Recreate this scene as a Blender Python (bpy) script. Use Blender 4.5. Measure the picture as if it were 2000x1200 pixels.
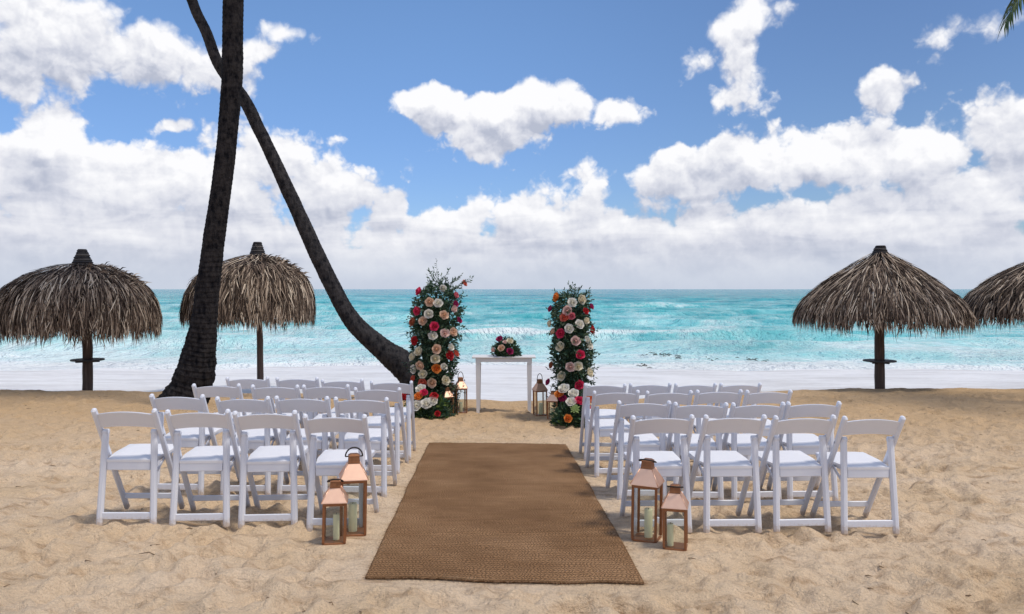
import bpy, math, random
import numpy as np
from mathutils import Vector, Matrix

random.seed(7)
rng = np.random.default_rng(11)
R = math.radians
for o in list(bpy.data.objects):
    bpy.data.objects.remove(o)
scene = bpy.context.scene
col = scene.collection

# ------------------------------------------------------------------ camera
EYE = 1.454            # metres above the sand under the camera
F = 1500.0             # focal length in pixels of the 2000 px wide photograph
HOR = 565.0            # row of the sea horizon
SLOPE = 50.0 / F       # the beach falls gently towards the sea
SEA_Z = -1.25

cam_d = bpy.data.cameras.new('camera')
cam = bpy.data.objects.new('camera', cam_d)
col.objects.link(cam)
cam.location = (0, 0, EYE)
cam.rotation_euler = (R(90), 0, 0)
cam_d.sensor_width = 36.0
cam_d.lens = 36.0 * F / 2000.0
cam_d.shift_y = -35.0 / 2000.0
cam_d.clip_start = 0.05
cam_d.clip_end = 60000
scene.camera = cam
scene.render.resolution_x = 1024
scene.render.resolution_y = 614

scene.render.engine = 'CYCLES'
scene.cycles.max_bounces = 8
scene.cycles.diffuse_bounces = 3
scene.cycles.glossy_bounces = 3
scene.cycles.transparent_max_bounces = 12
scene.view_settings.view_transform = 'Standard'
scene.view_settings.look = 'None'
scene.view_settings.exposure = 0.13
scene.view_settings.gamma = 1.0
scene.view_settings.use_curve_mapping = False


def X(px, d): return (px - 1000.0) * d / F
def Z(py, d): return EYE - (py - HOR) * d / F
def gd(py): return F * EYE / (py - 615.0)       # distance at which the sand shows at that row
def srgb(r, g, b):
    return tuple(((c / 255.0) / 12.92 if c <= 10 else (((c / 255.0) + 0.055) / 1.055) ** 2.4) for c in (r, g, b))


# ------------------------------------------------------------------ node helper
class NT:
    def __init__(self, tree):
        self.t = tree

    def n(self, typ, **kw):
        nd = self.t.nodes.new(typ)
        for k, v in kw.items():
            setattr(nd, k, v)
        return nd

    def put(self, sock, v):
        if v is None:
            return
        if isinstance(v, bpy.types.NodeSocket):
            self.t.links.new(v, sock)
        else:
            if sock.type == 'RGBA' and len(v) == 3:
                v = (*v, 1.0)
            sock.default_value = v

    def m(self, op, a, b=None, c=None, clamp=False):
        nd = self.n('ShaderNodeMath', operation=op, use_clamp=clamp)
        self.put(nd.inputs[0], a); self.put(nd.inputs[1], b); self.put(nd.inputs[2], c)
        return nd.outputs[0]

    def vm(self, op, a, b=None, c=None):
        nd = self.n('ShaderNodeVectorMath', operation=op)
        self.put(nd.inputs[0], a); self.put(nd.inputs[1], b)
        if c is not None: self.put(nd.inputs[2], c)
        return nd.outputs['Value'] if op in ('LENGTH', 'DOT_PRODUCT', 'DISTANCE') else nd.outputs['Vector']

    def mix(self, f, a, b):
        nd = self.n('ShaderNodeMix', data_type='RGBA')
        self.put(nd.inputs[0], f); self.put(nd.inputs[6], a); self.put(nd.inputs[7], b)
        return nd.outputs[2]

    def sstep(self, v, lo, hi, a=0.0, b=1.0):
        nd = self.n('ShaderNodeMapRange', interpolation_type='SMOOTHSTEP')
        self.put(nd.inputs[0], v); self.put(nd.inputs[1], lo); self.put(nd.inputs[2], hi)
        self.put(nd.inputs[3], a); self.put(nd.inputs[4], b)
        return nd.outputs[0]

    def lin(self, v, lo, hi, a=0.0, b=1.0):
        nd = self.n('ShaderNodeMapRange')
        self.put(nd.inputs[0], v); self.put(nd.inputs[1], lo); self.put(nd.inputs[2], hi)
        self.put(nd.inputs[3], a); self.put(nd.inputs[4], b)
        return nd.outputs[0]

    def noise(self, vec, scale, detail=4, rough=0.55, dist=0.0, dims='3D'):
        nd = self.n('ShaderNodeTexNoise', noise_dimensions=dims)
        self.put(nd.inputs['Vector'], vec)
        nd.inputs['Scale'].default_value = scale
        nd.inputs['Detail'].default_value = detail
        nd.inputs['Roughness'].default_value = rough
        nd.inputs['Distortion'].default_value = dist
        return nd.outputs[0]

    def noisec(self, vec, scale, detail=4, rough=0.55):
        nd = self.n('ShaderNodeTexNoise')
        self.put(nd.inputs['Vector'], vec)
        nd.inputs['Scale'].default_value = scale
        nd.inputs['Detail'].default_value = detail
        nd.inputs['Roughness'].default_value = rough
        return nd.outputs['Color']

    def vor(self, vec, scale, detail=0, rough=0.5, feature='F1', dims='3D'):
        nd = self.n('ShaderNodeTexVoronoi', feature=feature, voronoi_dimensions=dims)
        self.put(nd.inputs['Vector'], vec)
        nd.inputs['Scale'].default_value = scale
        nd.inputs['Detail'].default_value = detail
        nd.inputs['Roughness'].default_value = rough
        return nd.outputs['Distance']

    def ramp(self, f, stops):
        nd = self.n('ShaderNodeValToRGB')
        el = nd.color_ramp.elements
        while len(el) < len(stops):
            el.new(0.5)
        for e, (p, c) in zip(el, stops):
            e.position = p
            e.color = (*c, 1.0)
        self.put(nd.inputs[0], f)
        return nd.outputs[0]

    def comb(self, x, y, z):
        nd = self.n('ShaderNodeCombineXYZ')
        self.put(nd.inputs[0], x); self.put(nd.inputs[1], y); self.put(nd.inputs[2], z)
        return nd.outputs[0]

    def sep(self, v):
        nd = self.n('ShaderNodeSeparateXYZ')
        self.put(nd.inputs[0], v)
        return nd.outputs


# ------------------------------------------------------------------ world: sky with cumulus clouds
SUN_EL, SUN_AZ = R(64), R(112)       # sun high on the right
SKY_STRENGTH = 0.10
world = bpy.data.worlds.new('World')
scene.world = world
world.use_nodes = True
wt = world.node_tree
wt.nodes.clear()
w = NT(wt)
sky = w.n('ShaderNodeTexSky', sky_type='NISHITA')
sky.sun_disc = False
sky.sun_elevation = SUN_EL
sky.sun_rotation = SUN_AZ
sky.air_density = 1.0
sky.dust_density = 0.6
sky.ozone_density = 3.0

geo = w.n('ShaderNodeTexCoord')
dx, dy, dz = w.sep(geo.outputs['Generated'])[:3]
az = w.m('ARCTAN2', dx, dy)
el = w.m('ARCSINE', dz)
P0 = w.comb(az, el, 0.0)
dirv = geo.outputs['Generated']

# clouds as (column, row, half width, half height, weight) of the view they are seen in, turned into angles
BL = [
    # upper left sheet
    (60, 55, 300, 120, 1.3), (280, 105, 190, 85, 1.4), (390, 130, 130, 62, 1.1), (20, 150, 120, 80, 0.9), (-260, 90, 300, 150, 1.0),
    (560, 70, 60, 35, 0.75), (510, 105, 85, 26, 0.7),
    # middle cloud
    (865, 203, 125, 46, 1.4), (1055, 200, 135, 52, 1.7), (970, 232, 160, 72, 1.75), (930, 280, 95, 46, 1.3), (1210, 208, 56, 42, 0.9),
    # tall wisp
    (1458, 45, 92, 52, 0.95), (1458, 130, 72, 120, 1.10), (1432, 205, 52, 80, 0.78), (1325, 125, 70, 40, 0.50),
    (1725, 192, 70, 62, 0.95), (1725, 232, 50, 50, 0.6), (1880, 60, 130, 42, 0.40), (1810, 90, 70, 32, 0.30),
    # left bank
    (95, 290, 150, 105, 1.15), (-60, 340, 260, 150, 1.2), (210, 350, 200, 120, 1.2), (340, 245, 75, 22, 0.7), (420, 360, 260, 90, 1.2), (520, 320, 190, 90, 1.1),
    (640, 370, 170, 80, 1.1), (760, 400, 70, 40, 0.8), (300, 460, 760, 120, 1.3),
    # centre bank
    (1130, 400, 90, 85, 1.1), (1080, 430, 220, 85, 1.15), (880, 450, 150, 70, 1.0), (1180, 470, 160, 80, 1.0),
    # right arm
    (1330, 345, 150, 78, 1.1), (1460, 330, 210, 80, 1.15), (1620, 300, 210, 78, 1.15), (1800, 300, 230, 92, 1.15), (1960, 255, 190, 100, 1.05),
    (1950, 360, 320, 120, 1.2), (1700, 440, 420, 90, 1.2), (1400, 470, 260, 80, 1.1), (2250, 300, 300, 200, 1.2),
    (1000, 530, 2600, 75, 1.3), (1780, 470, 520, 70, 1.2), (1120, 490, 500, 60, 1.1),
]


def to_ang(px, py):
    vx, vz = (px - 1000) / F, (HOR - py) / F
    a = math.atan2(vx, 1.0)
    e = math.atan2(vz, math.sqrt(1 + vx * vx))
    return a, e


# group: field of the clouds at a point of the sky
grp = bpy.data.node_groups.new('cloud_field', 'ShaderNodeTree')
grp.interface.new_socket('P', in_out='INPUT', socket_type='NodeSocketVector')
grp.interface.new_socket('D', in_out='INPUT', socket_type='NodeSocketVector')
grp.interface.new_socket('Field', in_out='OUTPUT', socket_type='NodeSocketFloat')
grp.interface.new_socket('Shape', in_out='OUTPUT', socket_type='NodeSocketFloat')
grp.interface.new_socket('Relief', in_out='OUTPUT', socket_type='NodeSocketFloat')
g = NT(grp)
gi = g.n('NodeGroupInput'); go = g.n('NodeGroupOutput')
gp, gD = gi.outputs[0], gi.outputs[1]
warp = g.vm('SUBTRACT', g.noisec(gp, 11.0, 3, 0.55), (0.5, 0.5, 0.5))
pw = g.vm('ADD', gp, g.vm('MULTIPLY', warp, (0.060, 0.042, 0.0)))
best = None
for (px, py, rx, ry, wgt) in BL:
    a, e = to_ang(px, py)
    cosf = 1.0 / math.sqrt(1 + ((px - 1000) / F) ** 2)
    srx, sry = rx / F * cosf ** 2, ry / F * cosf
    q = g.vm('MULTIPLY', g.vm('SUBTRACT', pw, (a, e, 0.0)), (1.0 / srx, 1.0 / sry, 0.0))
    v = g.m('MULTIPLY_ADD', g.vm('LENGTH', q), -wgt, wgt)
    best = v if best is None else g.m('SMOOTH_MAX', best, v, 0.12)
# the rest of the sky, out of the view: cumulus made dense to add soft fill light
scat = g.lin(g.noise(gD, 2.6, 3, 0.5), 0.36, 0.62, -0.45, 1.0)
out_az = g.sstep(g.m('ABSOLUTE', g.sep(gp)[0]), 0.72, 0.95)
out_el = g.sstep(g.sep(gp)[1], 0.42, 0.60)
outside = g.m('MAXIMUM', out_az, out_el)
base_f = g.m('ADD', g.m('MULTIPLY', best, g.m('SUBTRACT', 1.0, outside)), g.m('MULTIPLY', scat, outside))
n1 = g.noise(gp, 13.0, 10, 0.60, 0.15)
wp = g.vm('MULTIPLY', g.vm('SUBTRACT', g.noisec(gp, 38.0, 5, 0.55), (0.5, 0.5, 0.5)), (0.026, 0.026, 0.0))
pv = g.vm('ADD', gp, wp)
va = g.n('ShaderNodeTexVoronoi', feature='SMOOTH_F1', voronoi_dimensions='2D')
g.put(va.inputs['Vector'], pv); va.inputs['Scale'].default_value = 15.0; va.inputs['Smoothness'].default_value = 0.35
va.inputs['Detail'].default_value = 3.0; va.inputs['Roughness'].default_value = 0.50; va.inputs['Lacunarity'].default_value = 2.3
puff = g.m('SUBTRACT', 0.55, va.outputs['Distance'])
f = g.m('ADD', g.m('ADD', base_f, 0.035), g.m('MULTIPLY_ADD', g.m('SUBTRACT', n1, 0.5), 1.05, g.m('MULTIPLY', puff, 0.80)))
hgt_ = g.m('ADD', puff, g.m('MULTIPLY', n1, 0.8))
g.t.links.new(f, go.inputs[0])
g.t.links.new(base_f, go.inputs[1])
g.t.links.new(hgt_, go.inputs[2])


def field(p):
    nd = wt.nodes.new('ShaderNodeGroup')
    nd.node_tree = grp
    w.put(nd.inputs[0], p)
    w.put(nd.inputs[1], dirv)
    return nd.outputs[0], nd.outputs[1], nd.outputs[2]


f0, s0, h0 = field(P0)
_, s1, _ = field(w.vm('ADD', P0, (0.004, 0.030, 0.0)))
_, _, h1 = field(w.vm('ADD', P0, (0.004, 0.010, 0.0)))
# flat cloud decks seen edge-on: rows that shrink towards the horizon
dkf = w.sstep(el, 0.018, 0.075)
deck = w.comb(w.m('MULTIPLY', az, 12.0), w.m('MULTIPLY', w.m('LOGARITHM', w.m('MAXIMUM', w.m('ADD', el, 0.03), 0.005), 2.718), 4.2), 3.7)
dk = w.m('SUBTRACT', w.noise(w.vm('MULTIPLY', deck, (0.72, 1.0, 1.0)), 1.0, 5, 0.50, 0.5), 0.5)
dk = w.m('MULTIPLY', dk, dkf)
low = w.sstep(el, 0.015, 0.17)
dens = w.sstep(w.m('ADD', f0, w.m('MULTIPLY', w.m('MULTIPLY', dk, 1.1), w.m('SUBTRACT', 1.0, low))), -0.02, w.sstep(el, 0.20, 0.34, 0.30, 0.58))
macro = w.m('SUBTRACT', s0, s1)
micro = w.m('SUBTRACT', h0, h1)
core = w.sstep(f0, 0.25, 1.2)
light = w.m('MULTIPLY_ADD', macro, 0.55, 0.64)
light = w.m('MULTIPLY_ADD', micro, w.lin(el, 0.05, 0.25, 0.55, 1.0), light)
light = w.m('MULTIPLY_ADD', core, -0.14, light)
soft = w.m('SUBTRACT', w.noise(w.vm('MULTIPLY', P0, (0.6, 1.3, 1.0)), 8.0, 3, 0.5), 0.5)
light = w.m('MULTIPLY_ADD', soft, 0.75, light)
light = w.m('MULTIPLY_ADD', dk, w.lin(el, 0.0, 0.32, 2.0, 0.4), light)
light = w.m('MULTIPLY', light, w.m('MULTIPLY_ADD', low, 0.34, 0.67), clamp=True)
CW = 10.0
c_hi = tuple(CW * c for c in (0.90, 0.90, 0.92))
c_mid = tuple(CW * c for c in (0.62, 0.64, 0.72))
c_lo = tuple(CW * c for c in (0.44, 0.475, 0.58))
ccol = w.mix(w.lin(light, 0.40, 0.98), w.mix(w.sstep(light, 0.02, 0.50), c_lo, c_mid), c_hi)
# clear air: the sky model, as blue as tropical sea air looks
tint = w.mix(w.sstep(el, 0.10, 0.36), (0.86, 1.03, 1.36), (1.06, 1.24, 1.44))
tint = w.mix(w.sstep(az, -0.15, 0.55), tint, (0.76, 0.86, 1.03))
clear = w.vm('MULTIPLY', sky.outputs[0], tint)
skyc = w.mix(dens, clear, ccol)
# pale blue-grey haze just above the sea
haze_f = w.sstep(el, -0.005, 0.070, 0.85, 0.0)
skyc = w.mix(haze_f, skyc, tuple(CW * c for c in (0.53, 0.585, 0.69)))
bg = w.n('ShaderNodeBackground')
w.put(bg.inputs[0], skyc)
bg.inputs[1].default_value = SKY_STRENGTH
wo = w.n('ShaderNodeOutputWorld')
wt.links.new(bg.outputs[0], wo.inputs[0])
world.cycles.sampling_method = 'MANUAL'
world.cycles.sample_map_resolution = 512

# ------------------------------------------------------------------ sun (soft: the place lies in thin shade under palms and cloud)
sun_d = bpy.data.lights.new('sun', 'SUN')
sun_d.energy = 2.3
sun_d.angle = R(10)
sun_d.color = (1.0, 0.92, 0.80)
sun = bpy.data.objects.new('sun', sun_d)
col.objects.link(sun)
sdir = Vector((math.sin(SUN_AZ) * math.cos(SUN_EL), math.cos(SUN_AZ) * math.cos(SUN_EL), math.sin(SUN_EL)))
sun.rotation_euler = sdir.to_track_quat('Z', 'Y').to_euler()
sun.location = sdir * 30


# ------------------------------------------------------------------ object helpers
def tag(o, label=None, cat=None, group=None, kind=None):
    if label: o['label'] = label
    if cat: o['category'] = cat
    if group: o['group'] = group
    if kind: o['kind'] = kind
    return o


def empty(name, loc, rz=0.0):
    o = bpy.data.objects.new(name, None)
    o.empty_display_size = 0.1
    o.location = loc
    o.rotation_euler = (0, 0, rz)
    col.objects.link(o)
    return o


def link_mesh(name, me, parent=None, loc=None):
    o = bpy.data.objects.new(name, me)
    col.objects.link(o)
    if parent is not None: o.parent = parent
    if loc is not None: o.location = loc
    return o


def copy_tree(o, parent=None):
    c = o.copy()
    col.objects.link(c)
    if parent is not None:
        c.parent = parent
        c.matrix_parent_inverse = o.matrix_parent_inverse.copy()
    for ch in list(o.children):
        copy_tree(ch, c)
    return c


def np_mesh(name, V, Q, mat, smooth=True):
    me = bpy.data.meshes.new(name)
    V = np.asarray(V, dtype=np.float32); Q = np.asarray(Q, dtype=np.int32)
    k = Q.shape[1]
    me.vertices.add(len(V)); me.vertices.foreach_set('co', V.ravel())
    me.loops.add(Q.size); me.loops.foreach_set('vertex_index', Q.ravel())
    me.polygons.add(len(Q))
    me.polygons.foreach_set('loop_start', np.arange(0, Q.size, k, dtype=np.int32))
    me.polygons.foreach_set('use_smooth', np.full(len(Q), smooth))
    me.update(calc_edges=True)
    me.materials.append(mat)
    return me


def grid_faces(nr, nc):
    i = np.arange(nr - 1)[:, None] * nc + np.arange(nc - 1)[None, :]
    return np.stack([i, i + 1, i + nc + 1, i + nc], -1).reshape(-1, 4)


class MB:
    """collects shapes and builds ONE mesh"""
    def __init__(self):
        self.v = []; self.f = []; self.sm = []

    def add(self, verts, faces, smooth=False):
        b = len(self.v)
        self.v += [tuple(p) for p in verts]
        for q in faces:
            self.f.append([b + i for i in q]); self.sm.append(smooth)

    def bar(self, p0, p1, wx, wy, side=(1, 0, 0), ch=0.25, cap=True):
        """straight bar with chamfered edges; wx across 'side', wy across the third axis"""
        p0 = Vector(p0); p1 = Vector(p1)
        ax = (p1 - p0).normalized()
        s = Vector(side); s = (s - ax * s.dot(ax)).normalized()
        t = ax.cross(s)
        c = ch * min(wx, wy)
        a, b = wx / 2, wy / 2
        prof = [(a, -b + c), (a, b - c), (a - c, b), (-a + c, b), (-a, b - c), (-a, -b + c), (-a + c, -b), (a - c, -b)]
        n = 8
        L = (p1 - p0).length
        cc = min(c * 0.6, L * 0.2)
        rings = [(p0, 1 - 2 * c / max(wx, wy) * 0.5), (p0 + ax * cc, 1), (p1 - ax * cc, 1), (p1, 1 - 2 * c / max(wx, wy) * 0.5)]
        vs = []
        for (p, k) in rings:
            for (x, y) in prof:
                vs.append(p + s * x * k + t * y * k)
        fs = []
        for r in range(3):
            for i in range(n):
                j = (i + 1) % n
                fs.append((r * n + i, r * n + j, (r + 1) * n + j, (r + 1) * n + i))
        fs.append(tuple(range(n - 1, -1, -1)))
        fs.append(tuple(3 * n + i for i in range(n)))
        self.add(vs, fs)
        return self

    def box(self, c, size, ch=0.12):
        c = Vector(c)
        h = Vector((0, 0, size[2] / 2))
        return self.bar(c - h, c + h, size[0], size[1], (1, 0, 0), ch)

    def tube(self, pts, rad, n=8, smooth=True, caps=True, jit=0.0):
        pts = [Vector(p) for p in pts]
        if not hasattr(rad, '__len__'): rad = [rad] * len(pts)
        up = Vector((0.31, 0.17, 0.93))
        vs = []
        prev = None
        for i, p in enumerate(pts):
            tdir = (pts[min(i + 1, len(pts) - 1)] - pts[max(i - 1, 0)]).normalized()
            if prev is None:
                a = up if abs(tdir.dot(up)) < 0.9 else Vector((1, 0, 0))
                s = (a - tdir * a.dot(tdir)).normalized()
            else:
                s = (prev - tdir * prev.dot(tdir)).normalized()
            prev = s
            b = tdir.cross(s)
            for k in range(n):
                an = 2 * math.pi * k / n
                r = rad[i] * (1 + jit * random.uniform(-1, 1))
                vs.append(p + (s * math.cos(an) + b * math.sin(an)) * r)
        fs = []
        for i in range(len(pts) - 1):
            for k in range(n):
                j = (k + 1) % n
                fs.append((i * n + k, i * n + j, (i + 1) * n + j, (i + 1) * n + k))
        if caps:
            fs.append(tuple(range(n - 1, -1, -1)))
            m = (len(pts) - 1) * n
            fs.append(tuple(m + k for k in range(n)))
        self.add(vs, fs, smooth)
        return self

    def lathe(self, prof, n=16, c=(0, 0, 0), smooth=True, close=True):
        c = Vector(c)
        vs = []
        for (r, z) in prof:
            for k in range(n):
                an = 2 * math.pi * k / n
                vs.append(c + Vector((r * math.cos(an), r * math.sin(an), z)))
        fs = []
        for i in range(len(prof) - 1):
            for k in range(n):
                j = (k + 1) % n
                fs.append((i * n + k, i * n + j, (i + 1) * n + j, (i + 1) * n + k))
        if close:
            fs.append(tuple(range(n - 1, -1, -1)))
            m = (len(prof) - 1) * n
            fs.append(tuple(m + k for k in range(n)))
        self.add(vs, fs, smooth)
        return self

    def mesh(self, name, mat):
        me = bpy.data.meshes.new(name)
        me.from_pydata(self.v, [], self.f)
        me.polygons.foreach_set('use_smooth', self.sm)
        me.update()
        me.materials.append(mat)
        return me

    def build(self, name, mat, parent=None):
        return link_mesh(name, self.mesh(name, mat), parent)


# ------------------------------------------------------------------ materials
def material(name):
    m = bpy.data.materials.new(name)
    m.use_nodes = True
    t = m.node_tree
    t.nodes.clear()
    k = NT(t)
    b = k.n('ShaderNodeBsdfPrincipled')
    o = k.n('ShaderNodeOutputMaterial')
    t.links.new(b.outputs[0], o.inputs[0])
    return m, k, b, o


def bump(k, b, h, strength=0.4, dist=0.01):
    nd = k.n('ShaderNodeBump')
    k.put(nd.inputs['Height'], h)
    nd.inputs['Strength'].default_value = strength
    nd.inputs['Distance'].default_value = dist
    k.put(b.inputs['Normal'], nd.outputs[0])


def simple(name, c, rough=0.6, var=0.12, scale=14.0, metal=0.0, bscale=120.0, bstr=0.12, spec=0.4):
    m, k, b, o = material(name)
    tc = k.n('ShaderNodeTexCoord').outputs['Object']
    n = k.noise(tc, scale, 5, 0.6)
    lo = tuple(x * (1 - var) for x in c); hi = tuple(min(x * (1 + var), 1.0) for x in c)
    k.put(b.inputs['Base Color'], k.mix(n, lo, hi))
    b.inputs['Roughness'].default_value = rough
    b.inputs['Metallic'].default_value = metal
    b.inputs['Specular IOR Level'].default_value = spec
    if bstr: bump(k, b, k.noise(tc, bscale, 3, 0.6), bstr, 0.003)
    return m


def leafy(name, stops, rough=0.5, trans=0.0, spec=0.4):
    """each blade or leaf its own tone"""
    m, k, b, o = material(name)
    g_ = k.n('ShaderNodeNewGeometry')
    tc = k.n('ShaderNodeTexCoord').outputs['Object']
    r = g_.outputs['Random Per Island']
    v = k.m('ADD', r, k.m('MULTIPLY', k.m('SUBTRACT', k.noise(tc, 60, 3, 0.6), 0.5), 0.25), clamp=True)
    k.put(b.inputs['Base Color'], k.ramp(v, stops))
    b.inputs['Roughness'].default_value = rough
    b.inputs['Specular IOR Level'].default_value = spec
    if trans:
        tr = k.n('ShaderNodeBsdfTranslucent')
        k.put(tr.inputs[0], k.ramp(v, stops))
        mx = k.n('ShaderNodeMixShader'); mx.inputs[0].default_value = trans
        k.t.links.new(b.outputs[0], mx.inputs[1]); k.t.links.new(tr.outputs[0], mx.inputs[2])
        k.t.links.new(mx.outputs[0], o.inputs[0])
    return m


M = {}
M['white_resin'] = simple('white_resin', (0.71, 0.735, 0.81), 0.42, 0.03, 6, bstr=0.04)
M['white_vinyl'] = simple('white_vinyl', (0.77, 0.77, 0.80), 0.5, 0.03, 9, bscale=300, bstr=0.08)
M['white_paint'] = simple('white_paint', (0.74, 0.74, 0.75), 0.5, 0.06, 12, bstr=0.08)
M['copper'] = simple('copper', (0.96, 0.59, 0.42), 0.45, 0.14, 20, metal=1.0, bscale=40, bstr=0.10)
M['dark_copper'] = simple('dark_copper', (0.30, 0.135, 0.065), 0.45, 0.35, 30, metal=0.6, bscale=60, bstr=0.15)
M['black_iron'] = simple('black_iron', (0.035, 0.028, 0.026), 0.5, 0.2, 30, metal=0.5)
M['candle'] = simple('candle', (0.72, 0.70, 0.46), 0.55, 0.05, 20, bstr=0.05)
M['steel'] = simple('steel', (0.45, 0.45, 0.47), 0.4, 0.1, 30, metal=1.0, bstr=0)
M['wick'] = simple('wick', (0.03, 0.03, 0.03), 0.9, 0.1)
M['stem'] = simple('stem', (0.05, 0.075, 0.03), 0.7, 0.2)
M['dark_fill'] = simple('dark_fill', (0.018, 0.035, 0.016), 0.95, 0.4, 30, bscale=60, bstr=0.6)  # dark filler added inside the greenery to close its bright gaps

m = M['white_resin']; k = NT(m.node_tree)
b = next(n_ for n_ in m.node_tree.nodes if n_.type == 'BSDF_PRINCIPLED')
old = b.inputs['Base Color'].links[0].from_socket
tc = k.n('ShaderNodeTexCoord').outputs['Object']
zz = k.sep(tc)[2]
fz = k.m('ADD', zz, k.m('MULTIPLY', k.m('SUBTRACT', k.noise(tc, 45.0, 4, 0.65), 0.5), 0.10))
scuff = k.sstep(k.noise(k.vm('MULTIPLY', tc, (1, 1, 0.4)), 34.0, 5, 0.75), 0.66, 0.78, 0.0, 0.30)
dirt = k.m('MAXIMUM', k.sstep(fz, 0.01, 0.075, 0.75, 0.0), scuff)
k.put(b.inputs['Base Color'], k.mix(dirt, old, (0.47, 0.36, 0.26)))

# glass of the lanterns
m, k, b, o = material('lantern_glass')
k.t.nodes.remove(b)
tr = k.n('ShaderNodeBsdfTransparent'); tr.inputs[0].default_value = (0.93, 0.96, 0.95, 1)
gl = k.n('ShaderNodeBsdfGlossy'); gl.inputs['Roughness'].default_value = 0.04
lw = k.n('ShaderNodeFresnel'); lw.inputs[0].default_value = 1.5
mx = k.n('ShaderNodeMixShader')
k.t.links.new(lw.outputs[0], mx.inputs[0]); k.t.links.new(tr.outputs[0], mx.inputs[1]); k.t.links.new(gl.outputs[0], mx.inputs[2])
k.t.links.new(mx.outputs[0], o.inputs[0])
M['glass'] = m

# weathered wood of the umbrella poles
m, k, b, o = material('pole_wood')
tc = k.n('ShaderNodeTexCoord').outputs['Object']
st = k.vm('MULTIPLY', tc, (30, 30, 2.0))
k.put(b.inputs['Base Color'], k.ramp(k.noise(st, 1.0, 6, 0.65), [(0.2, (0.03, 0.018, 0.015)), (0.5, (0.085, 0.055, 0.045)), (0.8, (0.17, 0.125, 0.10))]))
b.inputs['Roughness'].default_value = 0.85
bump(k, b, k.noise(st, 1.5, 4, 0.6), 0.5, 0.01)
M['pole_wood'] = m
M['tray_wood'] = simple('tray_wood', (0.045, 0.042, 0.045), 0.55, 0.3, 12)

M['thatch'] = leafy('thatch', [(0.0, (0.022, 0.015, 0.012)), (0.36, (0.090, 0.064, 0.049)), (0.62, (0.20, 0.146, 0.110)), (0.85, (0.42, 0.33, 0.25)), (1.0, (0.68, 0.58, 0.46))], 0.8, 0.0, 0.15)
M['thatch_core'] = simple('thatch_core', (0.035, 0.027, 0.024), 0.95, 0.5, 25, bscale=40, bstr=0.5, spec=0.1)
M['cap'] = leafy('cap_wrap', [(0.0, (0.012, 0.012, 0.016)), (0.7, (0.04, 0.037, 0.04)), (1.0, (0.10, 0.09, 0.085))], 0.75, 0.0, 0.3)

# palm bark
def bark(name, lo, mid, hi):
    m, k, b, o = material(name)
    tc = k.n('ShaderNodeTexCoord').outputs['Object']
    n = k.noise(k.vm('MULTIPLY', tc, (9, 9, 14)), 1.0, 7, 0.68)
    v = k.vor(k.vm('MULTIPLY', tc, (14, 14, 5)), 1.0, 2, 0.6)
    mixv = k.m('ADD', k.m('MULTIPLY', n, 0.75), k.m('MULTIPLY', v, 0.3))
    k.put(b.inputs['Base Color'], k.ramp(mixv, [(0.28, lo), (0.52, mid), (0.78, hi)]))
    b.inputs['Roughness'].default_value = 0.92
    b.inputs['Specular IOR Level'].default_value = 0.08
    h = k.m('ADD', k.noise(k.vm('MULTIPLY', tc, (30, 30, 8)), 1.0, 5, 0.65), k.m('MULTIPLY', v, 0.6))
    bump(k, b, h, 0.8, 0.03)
    return m


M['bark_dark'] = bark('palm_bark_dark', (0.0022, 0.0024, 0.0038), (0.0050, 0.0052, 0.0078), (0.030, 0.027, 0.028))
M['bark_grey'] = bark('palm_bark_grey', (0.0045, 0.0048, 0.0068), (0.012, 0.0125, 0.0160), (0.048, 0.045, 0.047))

M['frond'] = leafy('palm_frond', [(0.0, (0.018, 0.045, 0.016)), (0.6, (0.045, 0.095, 0.025)), (1.0, (0.13, 0.17, 0.045))], 0.4, 0.25)
M['leaf_dark'] = leafy('leaf_dark', [(0.0, (0.012, 0.036, 0.026)), (0.5, (0.032, 0.083, 0.050)), (0.85, (0.080, 0.145, 0.080)), (1.0, (0.19, 0.24, 0.14))], 0.42, 0.12)
M['leaf_fresh'] = leafy('leaf_fresh', [(0.0, (0.020, 0.050, 0.012)), (0.5, (0.055, 0.12, 0.025)), (1.0, (0.19, 0.25, 0.07))], 0.45, 0.15)
M['leaf_bronze'] = leafy('leaf_bronze', [(0.0, (0.02, 0.012, 0.012)), (0.6, (0.07, 0.035, 0.03)), (1.0, (0.16, 0.09, 0.06))], 0.5, 0.1)
M['succulent'] = simple('succulent', (0.22, 0.30, 0.10), 0.5, 0.25, 20)


def petal(name, c, deep):
    m, k, b, o = material(name)
    tc = k.n('ShaderNodeTexCoord').outputs['Object']
    r_ = k.vm('LENGTH', k.vm('MULTIPLY', tc, (1, 1, 0.0)))
    f_ = k.m('ADD', k.sstep(r_, 0.004, 0.045), k.m('MULTIPLY', k.m('SUBTRACT', k.noise(tc, 60, 3), 0.5), 0.3), clamp=True)
    c_ = k.mix(f_, deep, c)
    k.put(b.inputs['Base Color'], c_)
    b.inputs['Roughness'].default_value = 0.6
    b.inputs['Specular IOR Level'].default_value = 0.2
    tr_ = k.n('ShaderNodeBsdfTranslucent'); k.put(tr_.inputs[0], c_)
    mx_ = k.n('ShaderNodeMixShader'); mx_.inputs[0].default_value = 0.2
    k.t.links.new(b.outputs[0], mx_.inputs[1]); k.t.links.new(tr_.outputs[0], mx_.inputs[2]); k.t.links.new(mx_.outputs[0], o.inputs[0])
    return m


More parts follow.
